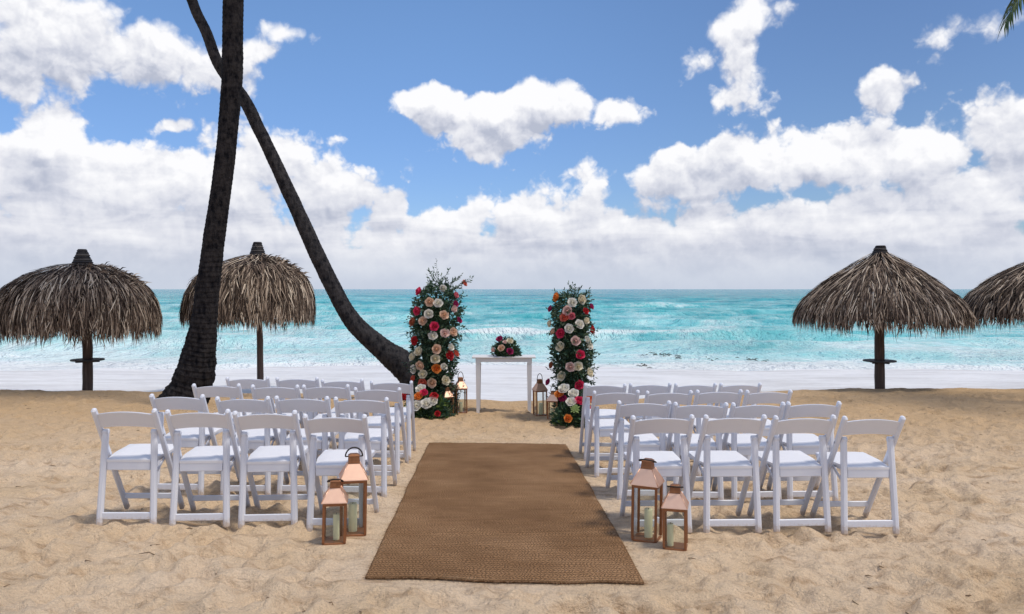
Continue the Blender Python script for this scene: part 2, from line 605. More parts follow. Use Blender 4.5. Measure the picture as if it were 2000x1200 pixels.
ROSE_COL = {
    'white': ((0.84, 0.82, 0.76), (0.80, 0.76, 0.62)),
    'cream': ((0.82, 0.77, 0.62), (0.78, 0.68, 0.44)),
    'peach': ((0.82, 0.60, 0.46), (0.78, 0.46, 0.28)),
    'blush': ((0.82, 0.62, 0.58), (0.78, 0.48, 0.42)),
    'pink': ((0.78, 0.24, 0.30), (0.55, 0.07, 0.12)),
    'hot': ((0.74, 0.055, 0.15), (0.42, 0.015, 0.05)),
    'red': ((0.56, 0.035, 0.045), (0.28, 0.01, 0.014)),
    'magenta': ((0.45, 0.04, 0.16), (0.22, 0.012, 0.06)),
    'coral': ((0.76, 0.20, 0.14), (0.55, 0.07, 0.04)),
    'orange': ((0.84, 0.30, 0.07), (0.66, 0.12, 0.02)),
    'rust': ((0.50, 0.17, 0.09), (0.28, 0.05, 0.03)),
}
for kk, (c1, c2) in ROSE_COL.items():
    M['rose_' + kk] = petal('rose_' + kk, c1, c2)

# ------------------------------------------------------------------ numpy noise
def vnoise(x, y, seed=0):
    xi = np.floor(x).astype(np.int64); yi = np.floor(y).astype(np.int64)
    fx = x - xi; fy = y - yi
    fx = fx * fx * fx * (fx * (fx * 6 - 15) + 10); fy = fy * fy * fy * (fy * (fy * 6 - 15) + 10)

    def h(a, b):
        n = (a * 374761393 + b * 668265263 + seed * 974634777) & 0xFFFFFFFF
        n = ((n ^ (n >> 13)) * 1274126177) & 0xFFFFFFFF
        n = n ^ (n >> 16)
        return (n & 0xFFFF) / 65535.0 * 2 - 1
    a = h(xi, yi); b = h(xi + 1, yi); c = h(xi, yi + 1); d = h(xi + 1, yi + 1)
    return (a + (b - a) * fx) + ((c + (d - c) * fx) - (a + (b - a) * fx)) * fy


def fbm(x, y, octs=4, seed=0, gain=0.5):
    s = 0; a = 1.0; t = 0
    for i in range(octs):
        s = s + a * vnoise(x * 2 ** i + 13.7 * i, y * 2 ** i - 7.1 * i, seed + i)
        t += a; a *= gain
    return s / t


def sst(x, lo, hi):
    t = np.clip((x - lo) / (hi - lo), 0, 1)
    return t * t * (3 - 2 * t)


# ------------------------------------------------------------------ the beach
RUG_PX = [(712, 1131), (1262, 1140), (1105, 868), (838, 868)]     # near left, near right, far right, far left
RUG = [(X(px, gd(py)), gd(py)) for px, py in RUG_PX]


def crest(x):
    return np.interp(x, [-40, -12, -8, -4, -1.5, 0, 1.5, 4, 7, 12, 40], [14.6, 14.4, 14.3, 13.9, 13.1, 12.9, 13.2, 14.6, 15.3, 15.5, 16.0])


def beach_base(x, y):
    c = crest(x) + 0.12 * vnoise(x * 1.3, x * 0 + 3.3, 5) + 0.05 * vnoise(x * 5.0, x * 0 + 8.3, 6)
    t = y - c
    flat = -SLOPE * np.minimum(y, c)
    flat = flat - np.clip(0.012 * x, -0.035, 0.035)
    z = flat - 0.30 * sst(t, -0.1, 2.2) - 0.04 * np.clip(t, 0, None)
    return z


def quad_mask(x, y):
    """1 well inside the rug, 0 outside"""
    m = np.full(x.shape, 1e9)
    n = 4
    for i in range(n):
        ax_, ay_ = RUG[i]; bx_, by_ = RUG[(i + 1) % n]
        ex, ey = bx_ - ax_, by_ - ay_
        L = math.hypot(ex, ey)
        dist = ((x - ax_) * (-ey) + (y - ay_) * ex) / L
        m = np.minimum(m, dist)
    return sst(m, -0.24, -0.03)


def beach_detail(x, y):
    near = sst(y, -1, 2) * (1 - sst(y - crest(x), -0.3, 0.8))
    a = 0.035 * fbm(x * 0.55, y * 0.8, 3, 21) + 0.032 * fbm(x * 1.9, y * 2.6, 3, 31) + 0.020 * fbm(x * 5.0, y * 7.0, 4, 41)
    b = -0.012 * np.abs(fbm(x * 13, y * 17, 3, 51))
    shore = (0.10 * fbm(x * 0.09, y * 0.12, 2, 81) + 0.03 * fbm(x * 0.5, y * 0.6, 3, 82)) * sst(y, 17.5, 20.5)
    return (a + b) * near + shore


us = np.concatenate([[-60, -12, -4, -2, -1.4], np.linspace(-1, 1, 760), [1.4, 2, 4, 12, 60]])
ys = [-60, -20, -8, -3, -1, 0.5, 1.5, 2.2]
yy = 2.6
while yy < 16.5:
    ys.append(yy); yy += 0.010 + 0.0030 * yy
while yy < 30:
    ys.append(yy); yy += 0.16
ys += [33, 38, 50, 80, 150]
ys = np.array(ys)
Wd = np.clip(2.6 + 0.80 * ys, 4.5, None)
XX = us[None, :] * Wd[:, None]
YY = np.repeat(ys[:, None], len(us), 1)
det = beach_detail(XX, YY)
# footprints and scuffs trodden into the loose sand
nfoot = 5200
fy_ = rng.uniform(2.8, 14.5, nfoot) ** 1.0
fx_ = rng.uniform(-1, 1, nfoot) * (2.0 + 0.75 * fy_)
for i in range(nfoot):
    cx_, cy_ = fx_[i], fy_[i]
    big = rng.random() < 0.5
    la = rng.uniform(0.10, 0.17) if big else rng.uniform(0.05, 0.10)
    lb = la * rng.uniform(0.38, 0.75)
    ang = rng.uniform(0, math.pi)
    dep = (0.030 if big else 0.016) * rng.uniform(0.5, 1.25)
    if cy_ > crest(cx_) - 0.5: continue
    r_ = la * 2.2
    i0, i1 = np.searchsorted(ys, [cy_ - r_, cy_ + r_])
    if i1 <= i0: continue
    wv = Wd[(i0 + i1) // 2]
    j0, j1 = np.searchsorted(us, [(cx_ - r_) / wv - 0.01, (cx_ + r_) / wv + 0.01])
    if j1 <= j0: continue
    lx = XX[i0:i1, j0:j1] - cx_; ly = YY[i0:i1, j0:j1] - cy_
    ca, sa = math.cos(ang), math.sin(ang)
    q = np.sqrt(((lx * ca + ly * sa) / la) ** 2 + ((-lx * sa + ly * ca) / lb) ** 2)
    det[i0:i1, j0:j1] += -dep * np.exp(-(q ** 2) * 1.3) + dep * 0.75 * np.exp(-((q - 1.45) ** 2) * 5.0) * (0.6 + 0.4 * np.sin(ang * 7 + lx * 30))
for lpx, lpy in ((653, 1069), (689, 1052), (1263, 1056), (1319, 1072), (900, 809), (873, 813), (1055, 812), (1080, 819)):
    ld = gd(lpy) + 0.08
    lr = np.hypot(XX - X(lpx, ld), YY - ld)
    det *= sst(lr, 0.10, 0.26)
rm = quad_mask(XX, YY)
det = det * (1 - rm) - 0.010 * rm
ZZ = beach_base(XX, YY) + det
ZZ = np.where(YY > 40, -3.0 - (YY - 40) * 0.03, ZZ)
V = np.stack([XX, YY, ZZ], -1).reshape(-1, 3)

m, k, b, o = material('sand')
pos = k.n('ShaderNodeNewGeometry').outputs['Position']
px_, py_, pz_ = k.sep(pos)[:3]
big = k.noise(pos, 0.9, 5, 0.6)
mid_ = k.noise(k.vm('MULTIPLY', pos, (0.75, 1.9, 1.0)), 4.5, 7, 0.68)
fine = k.noise(pos, 90.0, 4, 0.7)
dry = k.mix(k.lin(big, 0.32, 0.68), (0.74, 0.545, 0.345), (0.84, 0.66, 0.48))
dry = k.mix(k.sstep(mid_, 0.47, 0.72, 0.0, 0.85), dry, (0.46, 0.30, 0.175))
dry = k.mix(k.sstep(py_, 6.5, 12.0), dry, k.mix(mid_, (0.50, 0.325, 0.17), (0.70, 0.50, 0.30)))
grain = k.m('MULTIPLY_ADD', k.m('SUBTRACT', fine, 0.5), 0.85, 1.03)
speck = k.sstep(k.noise(pos, 170.0, 2, 0.5), 0.68, 0.74)
dry = k.vm('MULTIPLY', dry, k.comb(grain, grain, grain))
dry = k.mix(k.m('MULTIPLY', speck, 0.55), dry, (0.16, 0.10, 0.06))
# washed pale coral sand below the berm
wet = k.sstep(k.m('ADD', pz_, k.m('MULTIPLY', k.m('SUBTRACT', mid_, 0.5), 0.10)), -0.80, -0.58, 1.0, 0.0)
streak = k.noise(k.vm('MULTIPLY', pos, (0.35, 1.3, 1.0)), 1.0, 5, 0.6)
pale = k.mix(k.sstep(k.m('ADD', k.m('MULTIPLY', streak, 0.6), k.m('MULTIPLY', mid_, 0.4)), 0.36, 0.60), (0.60, 0.585, 0.57), (0.80, 0.795, 0.79))
k.put(b.inputs['Base Color'], k.mix(wet, dry, pale))
k.put(b.inputs['Roughness'], k.lin(wet, 0, 1, 0.95, 0.42))
b.inputs['Specular IOR Level'].default_value = 0.25
clod = k.vor(k.vm('ADD', pos, k.vm('MULTIPLY', k.noisec(pos, 6.0, 3, 0.6), (0.12, 0.12, 0.0))), 17.0, 3, 0.6)
hh = k.m('ADD', k.m('MULTIPLY', k.noise(k.vm('MULTIPLY', pos, (0.8, 1.4, 1)), 12.0, 8, 0.72), 1.35), k.m('ADD', k.m('MULTIPLY', fine, 0.16), k.m('MULTIPLY', clod, 0.38)))
hh = k.m('MULTIPLY', hh, k.lin(wet, 0, 1, 1.0, 0.05))
bump(k, b, hh, 1.0, 0.040)
sand = link_mesh('sand', np_mesh('sand', V, grid_faces(len(ys), len(us)), m))
tag(sand, kind='structure')


def ground(x, y):
    x_ = np.array([[float(x)]]); y_ = np.array([[float(y)]])
    i = int(np.clip(np.searchsorted(ys, y), 1, len(ys) - 1))
    f_ = (y - ys[i - 1]) / (ys[i] - ys[i - 1])
    z_ = []
    for r_ in (i - 1, i):
        z_.append(np.interp(x, XX[r_], ZZ[r_]))
    return float(z_[0] * (1 - f_) + z_[1] * f_)


# ------------------------------------------------------------------ the sea
sy = []
yy = 19.0
while yy < 30000:
    sy.append(yy); yy *= (1.0045 if yy < 130 else (1.012 if yy < 600 else 1.08))
sy = np.array(sy)
su = np.concatenate([[-8, -3, -1.6], np.linspace(-1, 1, 620), [1.6, 3, 8]])
SW = 6 + 0.85 * sy
SX = su[None, :] * SW[:, None]
SY = np.repeat(sy[:, None], len(su), 1)
ampf = sst(SY, 21, 40) * (1 - sst(SY, 500, 1500))
wv = np.zeros_like(SX)
for (lam, amp, an, ph, sharp) in [(9.0, 0.17, 0.05, 0.3, 1.6), (6.1, 0.12, -0.16, 1.9, 1.5), (3.7, 0.075, 0.22, 4.0, 1.3), (15.0, 0.11, -0.04, 2.2, 1.5), (2.1, 0.04, -0.30, 0.7, 1.2), (1.3, 0.016, 0.45, 5.0, 1.0), (33.0, 0.12, 0.1, 1.0, 1.3)]:
    kx, ky = math.sin(an) * 2 * math.pi / lam, math.cos(an) * 2 * math.pi / lam
    mod = 0.35 + 0.9 * np.clip(0.5 + 0.9 * fbm(SX / (lam * 2.2), SY / (lam * 1.1), 2, int(lam * 7)), 0, 1.3)
    phs = kx * SX + ky * SY + ph + 2.0 * fbm(SX / (lam * 1.6), SY / (lam * 1.6), 2, int(lam * 5) + 3)
    far_ok = 1 - sst(SY, lam * 28, lam * 60)
    wv += amp * mod * (2 * ((np.sin(phs) + 1) / 2) ** sharp - 1) * far_ok
wv = wv * ampf
# two low breakers rolling in near the shore
foamv = np.zeros_like(SX)
for (y0, hgt, wid, sd) in [(31.0, 0.22, 0.9, 71), (36.5, 0.20, 1.2, 72), (27.3, 0.10, 0.6, 73), (44.0, 0.30, 1.6, 74), (53.0, 0.34, 2.0, 75), (64.0, 0.40, 2.4, 76), (80.0, 0.45, 3.0, 77), (105.0, 0.5, 4.0, 78), (140.0, 0.6, 5.0, 79)]:
    yc = y0 + (1.0 + y0 / 30) * fbm(SX / (10.0 + y0 / 8), SX * 0 + 1.1, 3, sd)
    ampx = np.clip(0.25 + 1.5 * fbm(SX / (8.0 + y0 / 10), SX * 0 + 4.4, 2, sd + 9), 0, 1)
    t = (SY - yc) / wid
    prof = np.where(t < 0, np.exp(-(t * 2.2) ** 2), np.exp(-(t * 0.8) ** 2))
    wv += hgt * ampx * prof
    foamv = np.maximum(foamv, sst(ampx, 0.35, 0.9) * np.exp(-((t + 0.25) / 0.55) ** 2) * (0.62 if y0 < 60 else 0.35))
SZ = SEA_Z + wv + 0.012 * fbm(SX * 1.7, SY * 2.3, 3, 91) * (1 - sst(SY, 60, 120))
m, k, b, o = material('sea_water')
pos = k.n('ShaderNodeNewGeometry').outputs['Position']
px_, py_, pz_ = k.sep(pos)[:3]
ly = k.m('LOGARITHM', k.m('MAXIMUM', py_, 1.0), 10.0)
patch = k.noise(k.vm('MULTIPLY', pos, (0.012, 0.036, 0)), 1.0, 5, 0.6)
chopn = k.noise(k.vm('MULTIPLY', pos, (0.42, 0.30, 0)), 1.0, 6, 0.70, 0.5)
chopm = k.noise(k.vm('MULTIPLY', pos, (0.12, 0.10, 0)), 1.0, 7, 0.74, 0.5)
chopf = k.noise(k.vm('MULTIPLY', pos, (0.030, 0.022, 0)), 1.0, 8, 0.80, 0.5)
chop = k.m('ADD', k.m('MULTIPLY', chopn, 0.30), k.m('ADD', k.m('MULTIPLY', chopm, 0.40), k.m('MULTIPLY', chopf, 0.30)))
lyp = k.m('ADD', k.m('SUBTRACT', ly, 0.03), k.m('MULTIPLY', k.m('SUBTRACT', patch, 0.5), 0.55))
lyp = k.m('ADD', lyp, k.sstep(px_, -25, 5, -0.13, 0.05))
lyp = k.m('ADD', lyp, k.m('MULTIPLY', k.m('SUBTRACT', chop, 0.5), k.lin(ly, 1.35, 1.75, 1.2, 5.0)))  # dark and light of the wave faces put into the water colour
base = k.ramp(k.lin(lyp, 1.3, 2.6), [(0.0, (0.70, 0.86, 0.87)), (0.16, (0.50, 0.79, 0.80)), (0.36, (0.24, 0.63, 0.66)), (0.62, (0.07, 0.44, 0.49)), (1.0, (0.020, 0.27, 0.34))])
crestv = k.sstep(k.m('SUBTRACT', pz_, SEA_Z), 0.02, 0.34)
base = k.mix(k.m('MULTIPLY', crestv, 0.35), base, (0.20, 0.66, 0.66))
# foam: dense lace on the shallows, thin streaks farther out, white on the breaking crests
lace = k.noise(k.vm('MULTIPLY', pos, (0.55, 0.9, 0.0)), 1.0, 9, 0.74, 0.8)
lace2 = k.noise(k.vm('MULTIPLY', pos, (0.08, 0.22, 0.0)), 1.0, 6, 0.65, 0.6)
shore = k.sstep(py_, 22.5, 40.0, 0.13, -0.10)
ff = k.m('ADD', k.m('ADD', k.m('MULTIPLY', lace, 0.62), k.m('MULTIPLY', lace2, 0.5)), shore)
ff = k.m('ADD', ff, k.m('MULTIPLY', k.sstep(k.m('SUBTRACT', pz_, SEA_Z), 0.10, 0.36), 0.12))
att = k.n('ShaderNodeAttribute'); att.attribute_name = 'foam'
ff = k.m('MULTIPLY_ADD', att.outputs['Fac'], 0.24, ff)
foam = k.m('MULTIPLY', k.sstep(ff, 0.58, 0.80), k.sstep(py_, 60.0, 260.0, 0.85, 0.35))
k.put(b.inputs['Base Color'], k.mix(foam, base, (0.86, 0.88, 0.89)))
k.put(b.inputs['Roughness'], k.lin(foam, 0, 1, 0.16, 0.7))
b.inputs['IOR'].default_value = 1.33
b.inputs['Specular IOR Level'].default_value = 0.16
b.inputs['Specular Tint'].default_value = (0.70, 1.0, 1.0, 1)
h1 = k.noise(k.vm('MULTIPLY', pos, (0.6, 0.8, 0)), 1.0, 6, 0.65, 0.4)
h2 = chopm
hs = k.m('ADD', k.m('MULTIPLY', h1, 0.14), k.m('MULTIPLY', h2, 2.4))
bump(k, b, hs, 1.0, 1.0)
depth_ = SZ - (beach_base(SX, SY) + beach_detail(SX, SY))
foamv = np.maximum(foamv, 0.85 * (1 - sst(depth_, 0.02, 0.13)) * (SY < 40))
sea_me = np_mesh('sea', np.stack([SX, SY, SZ], -1).reshape(-1, 3), grid_faces(len(sy), len(su)), m)
fa = sea_me.attributes.new('foam', 'FLOAT', 'POINT')
fa.data.foreach_set('value', foamv.astype(np.float32).ravel())
sea = link_mesh('sea', sea_me)
tag(sea, kind='structure')

# ------------------------------------------------------------------ palms
def smooth_path(pts, n):
    """Catmull-Rom through (x, y, z, r)"""
    P = np.array([pts[0]] + list(pts) + [pts[-1]], float)
    out = []
    m_ = len(pts) - 1
    for i in range(n):
        t = i / (n - 1) * m_
        j = min(int(t), m_ - 1); u = t - j
        p0, p1, p2, p3 = P[j], P[j + 1], P[j + 2], P[j + 3]
        out.append(0.5 * ((2 * p1) + (-p0 + p2) * u + (2 * p0 - 5 * p1 + 4 * p2 - p3) * u * u + (-p0 + 3 * p1 - 3 * p2 + p3) * u ** 3))
    return np.array(out)


def trunk_mesh(name, pts, mat, rings, ring_step, seed, flare=0.0, n_seg=28):
    path = smooth_path(pts, rings)
    seg = np.linalg.norm(np.diff(path[:, :3], axis=0), axis=1)
    arc = np.concatenate([[0], np.cumsum(seg)])
    T = np.gradient(path[:, :3], axis=0); T /= np.linalg.norm(T, axis=1)[:, None]
    ang = np.linspace(0, 2 * np.pi, n_seg, endpoint=False)
    S = np.cross(T, np.array([0.0, 1.0, 0.0])); S /= np.linalg.norm(S, axis=1)[:, None]
    B = np.cross(T, S)
    A, U = np.meshgrid(arc, ang, indexing='ij')
    # leaf scars: stepped rings, tilted and uneven
    tilt = 0.25 * ring_step * np.sin(U + 2.1 * vnoise(A * 0.8, U * 0, seed)) + 0.35 * ring_step * vnoise(A * 2, U * 0, seed + 3)
    ph = ((A + tilt) / ring_step) % 1.0
    scar = (1 - ph) ** 1.5
    rr = path[:, 3][:, None] * (1 + 0.040 * (scar - 0.4))
    rr = rr * (1 + 0.06 * vnoise(A * 1.1, np.cos(U) * 1.3 + 5, seed + 1) + 0.035 * vnoise(A * 5, U * 3, seed + 2))
    if flare:
        fl = np.exp(-A / 0.55)
        rr = rr * (1 + flare * fl * (0.25 * vnoise(np.cos(U) * 3 + 9, np.sin(U) * 3, seed + 5) + 0.22 * vnoise(U * 9 / 6.283 * 2, A * 1.5, seed + 6)))
        lump = np.exp(-A / 1.3)
        rr = rr * (1 + 0.10 * lump * vnoise(U * 5, A * 9, seed + 8))
    P = path[:, None, :3] + S[:, None, :] * (np.cos(U) * rr)[..., None] + B[:, None, :] * (np.sin(U) * rr)[..., None]
    nr, nc = P.shape[:2]
    i = np.arange(nr - 1)[:, None] * nc; j = np.arange(nc)[None, :]; j2 = (j + 1) % nc
    Q = np.stack([i + j, i + j2, i + nc + j2, i + nc + j], -1).reshape(-1, 4)
    return np_mesh(name, P.reshape(-1, 3), Q, mat), path


def frond_mesh(L=3.0, droop=1.0, leaf=0.62, nl=46, seed=1):
    r = random.Random(seed)
    mb = MB()
    pts = []
    for i in range(13):
        t = i / 12
        a = 0.45 - droop * 1.25 * t
        pts.append((t, a))
    P = [Vector((0, 0, 0))]
    for i in range(12):
        a = 0.5 - droop * 1.3 * ((i + 0.5) / 12)
        P.append(P[-1] + Vector((math.cos(a), 0, math.sin(a))) * (L / 12))
    mb.tube(P, [0.028 * (1 - 0.85 * i / 12) for i in range(13)], 5)
    for i in range(nl):
        t = 0.12 + 0.88 * i / (nl - 1)
        ft = t * 12; j = min(int(ft), 11); u = ft - j
        p = P[j].lerp(P[j + 1], u)
        tg = (P[j + 1] - P[j]).normalized()
        for sd in (-1, 1):
            ln = leaf * (0.55 + 0.75 * math.sin(math.pi * min(t * 0.85 + 0.12, 1.0))) * r.uniform(0.9, 1.08)
            fwd = 0.45 + 0.75 * t ** 2
            d1 = (tg * fwd + Vector((0, sd, 0)) * (1.0 - 0.55 * t ** 3) + Vector((0, 0, -0.10 + r.uniform(-0.08, 0.08)))).normalized()
            d2 = (d1 + Vector((0, 0, -0.55))).normalized()
            wd = 0.018 * r.uniform(0.8, 1.2)
            sidev = d1.cross(Vector((0, 0, 1))).normalized() if abs(d1.z) < 0.95 else Vector((1, 0, 0))
            tw = (sidev * 0.8 + Vector((0, 0, 0.5 * sd))).normalized()
            a0 = p; a1 = p + d1 * ln * 0.5; a2 = a1 + d2 * ln * 0.5
            mb.add([a0 - tw * wd * .5, a0 + tw * wd * .5, a1 + tw * wd, a1 - tw * wd, a2], [(0, 1, 2, 3), (3, 2, 4)], False)
    return mb.mesh('frond', M['frond'])


FR = [frond_mesh(3.2, 1.0, 0.62, 48, 1), frond_mesh(3.0, 0.6, 0.62, 48, 2), frond_mesh(2.8, 1.35, 0.58, 46, 3)]


def add_crown(root, top, n, seed, skip=None):
    r = random.Random(seed)
    for i in range(n):
        kx = i % 3
        o_ = link_mesh('frond', FR[kx], root)
        o_.location = Vector(top) - root.location
        o_.rotation_euler = (r.uniform(-0.2, 0.2), r.uniform(-0.55, 0.15), 2 * math.pi * (i * 0.381966 + r.uniform(-0.03, 0.03)))
        s_ = r.uniform(0.85, 1.1)
        o_.scale = (s_, s_, s_)


def palm(pts, base, mat, label, rings, step, seed, flare, nf=15):
    root = empty('palm_tree', base)
    tag(root, label, 'palm tree', 'coconut palms on the beach')
    loc = [(p[0] - base[0], p[1] - base[1], p[2] - base[2], p[3]) for p in pts]
    me, path = trunk_mesh('trunk', loc, mat, rings, step, seed, flare)
    link_mesh('trunk', me, root)
    add_crown(root, pts[-1][:3], nf, seed)
    return root


D1 = 12.1
tr1 = [(800, 356, 43), (747, 376, 37), (697, 387, 31), (633, 399, 24.5), (557, 407, 22), (475, 416.5, 20.5), (317, 439, 19.3), (158, 452.5, 19.5), (0, 456, 19.2)]
p1 = [(X(cx, D1), D1, Z(cy, D1), hw * D1 / F) for (cy, cx, hw) in tr1]
p1[0] = (p1[0][0] - 0.05, D1, -0.62, p1[0][3] * 1.12)
lx_, lz_ = p1[-1][0], p1[-1][2]
p1 += [(lx_ + 0.02, D1 + 0.05, lz_ + 2.0, 0.15), (lx_ - 0.02, D1 + 0.1, lz_ + 4.0, 0.135)]
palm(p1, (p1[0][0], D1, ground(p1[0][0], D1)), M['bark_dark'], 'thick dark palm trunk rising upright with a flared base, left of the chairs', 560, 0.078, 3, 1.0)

D2 = 12.9
tr2 = [(742, 812, 32), (712, 786, 27), (690, 757, 22.5), (665, 727, 19.5), (633, 693, 17.5), (602, 672, 16), (570, 655, 15.5), (507, 624, 14.8), (443, 595, 13.8), (380, 566, 13.2),
       (317, 537, 12.6), (253, 506, 12), (196, 478, 11.6), (127, 428, 11), (63, 403, 10.5), (0, 375, 10)]
p2 = [(X(cx, D2), D2, Z(cy, D2), hw * D2 / F) for (cy, cx, hw) in tr2]
p2.insert(0, (X(838, D2), D2 + 0.03, -0.72, 0.36))
lx_, lz_ = p2[-1][0], p2[-1][2]
p2 += [(lx_ - 0.55, D2 + 0.1, lz_ + 1.6, 0.082), (lx_ - 0.8, D2 + 0.2, lz_ + 3.6, 0.08)]
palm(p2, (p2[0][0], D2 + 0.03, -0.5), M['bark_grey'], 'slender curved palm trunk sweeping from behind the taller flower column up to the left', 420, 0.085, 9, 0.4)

# third palm outside the right edge: only the tip of one frond hangs into the picture
base3 = (10.9, 12.4, ground(10.9, 12.4))
p3 = [(10.9, 12.4, base3[2] - 0.2, 0.24), (10.8, 12.4, 1.2, 0.17), (10.5, 12.3, 4.0, 0.14), (10.2, 12.2, 7.0, 0.12)]
r3 = palm(p3, base3, M['bark_grey'], 'palm at the right edge with only a green frond tip showing in the top corner', 200, 0.09, 15, 0.3, 11)
for ch in [c for c in r3.children if c.name.startswith('frond')]:
    # keep the other fronds of this crown clear of the view
    a_ = ch.rotation_euler.z % (2 * math.pi)
    if 1.9 < a_ < 4.4:
        ch.rotation_euler.z = a_ + math.pi
fr3 = link_mesh('frond', FR[0], r3)
fr3.location = Vector(p3[-1][:3]) - Vector(base3)
fr3.rotation_euler = (0.0, R(20), R(183))
fr3.scale = (0.93, 0.93, 0.93)

# ------------------------------------------------------------------ thatched umbrellas
def umbrella(cx, d, prof_px, cap_px, pole_px, label, seed, tray_py=None, pole_hw=10, apex_dx=0, n_blades=6000, ragged=False):
    r = random.Random(seed)
    s = d / F
    x0 = X(cx, d)
    gz = ground(x0, d)
    root = empty('thatched_umbrella', (X(pole_px, d), d, gz))
    tag(root, label, 'beach umbrella', 'thatched umbrellas along the shore')
    ox = x0 - root.location.x
    prof = [(rp * s, Z(py, d) - gz) for rp, py in prof_px]
    pr = np.array(prof)
    seg = np.concatenate([[0], np.cumsum(np.hypot(*np.diff(pr, axis=0).T))])
    LT = seg[-1]
    adx = apex_dx * s

    def at(a, th, off=0.0):
        """point at arc length a down the roof at angle th, off metres outward"""
        if a <= LT:
            rr = np.interp(a, seg, pr[:, 0]); zz = np.interp(a, seg, pr[:, 1])
        else:
            rr = pr[-1, 0] - 0.04 * (a - LT); zz = pr[-1, 1] - (a - LT)
        e_ = 0.02
        r1 = np.interp(min(a + e_, LT), seg, pr[:, 0]); r0_ = np.interp(max(min(a, LT) - e_, 0), seg, pr[:, 0])
        z1 = np.interp(min(a + e_, LT), seg, pr[:, 1]); z0_ = np.interp(max(min(a, LT) - e_, 0), seg, pr[:, 1])
        tx, tz = r1 - r0_, z1 - z0_
        L_ = math.hypot(tx, tz) or 1
        nx, nz = -tz / L_, tx / L_
        lump = 1 + 0.035 * math.sin(3 * th + seed) + 0.025 * math.sin(5 * th + 2 * seed)
        rr = (rr + nx * off) * lump
        k_ = 1 - min(a / LT, 1)
        return Vector((ox + adx * k_ + rr * math.cos(th), rr * math.sin(th), zz + nz * off))

    # inner roof shell
    mb = MB()
    NA, NS = 40, 9
    vs = []
    for i in range(NS):
        for j in range(NA):
            vs.append(at(LT * i / (NS - 1) * 0.97, 2 * math.pi * j / NA, -0.012 - 0.04 * i / (NS - 1)))
    fs = [(i * NA + j, i * NA + (j + 1) % NA, (i + 1) * NA + (j + 1) % NA, (i + 1) * NA + j) for i in range(NS - 1) for j in range(NA)]
    mb.add(vs, fs, True)
    mb.build('roof_shell', M['thatch_core'], root)
    # thatch blades
    mb = MB()
    for i in range(n_blades):
        th = r.uniform(0, 2 * math.pi)
        # layered courses, thick at the hem
        q = r.random()
        a0 = LT * (0.02 + 0.94 * math.sqrt(q)) if q > 0.06 else LT * r.uniform(0.0, 0.3)
        ln = r.uniform(0.28, 0.58)
        wd = r.uniform(0.005, 0.0125)
        dth = r.gauss(0, 0.10)
        lift = r.uniform(0.0, 0.05)
        flick = max(0, r.gauss(0.0, 0.03))
        hang = min(ln, max(0.0, a0 + ln - LT))
        lim = LT + r.uniform(0.0, 0.20) + (0.12 if r.random() < 0.08 else 0) + 0.05 * math.sin(4 * th + seed) + 0.05 * math.sin(17 * th + 2 * seed) + 0.03 * math.sin(41 * th)
        a1 = min(a0 + ln, lim)
        pts = [at(a0 + (a1 - a0) * t, th + dth * t / (0.35 + a0), lift + flick * t * t + 0.012 * math.sin(t * 3)) for t in (0, 0.4, 0.75, 1.0)]
        tang = Vector((-math.sin(th), math.cos(th), 0))
        tw = (tang + Vector((math.cos(th), math.sin(th), 0.3)) * r.uniform(-0.8, 0.8)).normalized()
        ws = (wd, wd, wd * 0.75)
        vs = []
        for p, w_ in zip(pts[:3], ws):
            vs += [p - tw * w_, p + tw * w_]
        vs.append(pts[3])
        mb.add(vs, [(0, 1, 3, 2), (2, 3, 5, 4), (4, 5, 6)], False)
    for i in range(int(n_blades * 0.10)):
        th = r.uniform(0, 2 * math.pi)
        if math.sin(9 * th + seed) + math.sin(23 * th + 2.3 * seed) < r.uniform(-1.6, 1.0): continue
        a0 = LT - r.uniform(0.0, 0.12)
        ln = r.uniform(0.16, 0.36)
        wd = r.uniform(0.003, 0.008)
        p = at(a0, th, r.uniform(-0.06, 0.02))
        tang = Vector((-math.sin(th), math.cos(th), 0))
        dn = Vector((math.cos(th) * 0.12, math.sin(th) * 0.12, -1)) + tang * r.gauss(0, 0.16)
        q1 = p + dn * ln * 0.55; q2 = p + dn * ln + tang * r.gauss(0, 0.03)
        mb.add([p - tang * wd, p + tang * wd, q1 + tang * wd, q1 - tang * wd, q2], [(0, 1, 2, 3), (3, 2, 4)], False)
    if ragged:
        for i in range(110):
            th = r.gauss(-0.35, 0.35)
            a0 = LT * r.uniform(0.10, 0.55)
            p = at(a0, th, 0.02)
            dr = Vector((math.cos(th) * 0.8 + r.uniform(-.5, .5), r.uniform(-.5, .5), r.uniform(-0.2, 0.7))).normalized()
            ln = r.uniform(0.10, 0.24)
            sd = dr.cross(Vector((0, 1, 0))).normalized() * r.uniform(0.006, 0.014)
            mb.add([p - sd, p + sd, p + dr * ln * .6 + sd, p + dr * ln * .6 - sd, p + dr * ln + Vector((0.02, 0, -0.05))], [(0, 1, 2, 3), (3, 2, 4)], False)
    th_o = mb.build('thatch', M['thatch'], root)
    tag(th_o, kind='stuff')
    # wrapped cone at the peak
    mb = MB()
    (capx, cy0, cy1, hw0, hw1) = cap_px
    z0, z1 = Z(cy1, d) - gz, Z(cy0, d) - gz
    cxx = X(capx, d) - root.location.x
    nb = 7
    for i in range(nb):
        t0, t1 = i / nb, (i + 1) / nb
        ra, rb = (hw1 + (hw0 - hw1) * t0) * s, (hw1 + (hw0 - hw1) * t1) * s
        mb.lathe([(ra * 1.03, z0 + (z1 - z0) * t0), (ra * 1.10, z0 + (z1 - z0) * (t0 + 0.25 / nb)), (rb * 1.02, z0 + (z1 - z0) * t1)], 14, (cxx + r.uniform(-.006, .006), r.uniform(-.006, .006), 0))
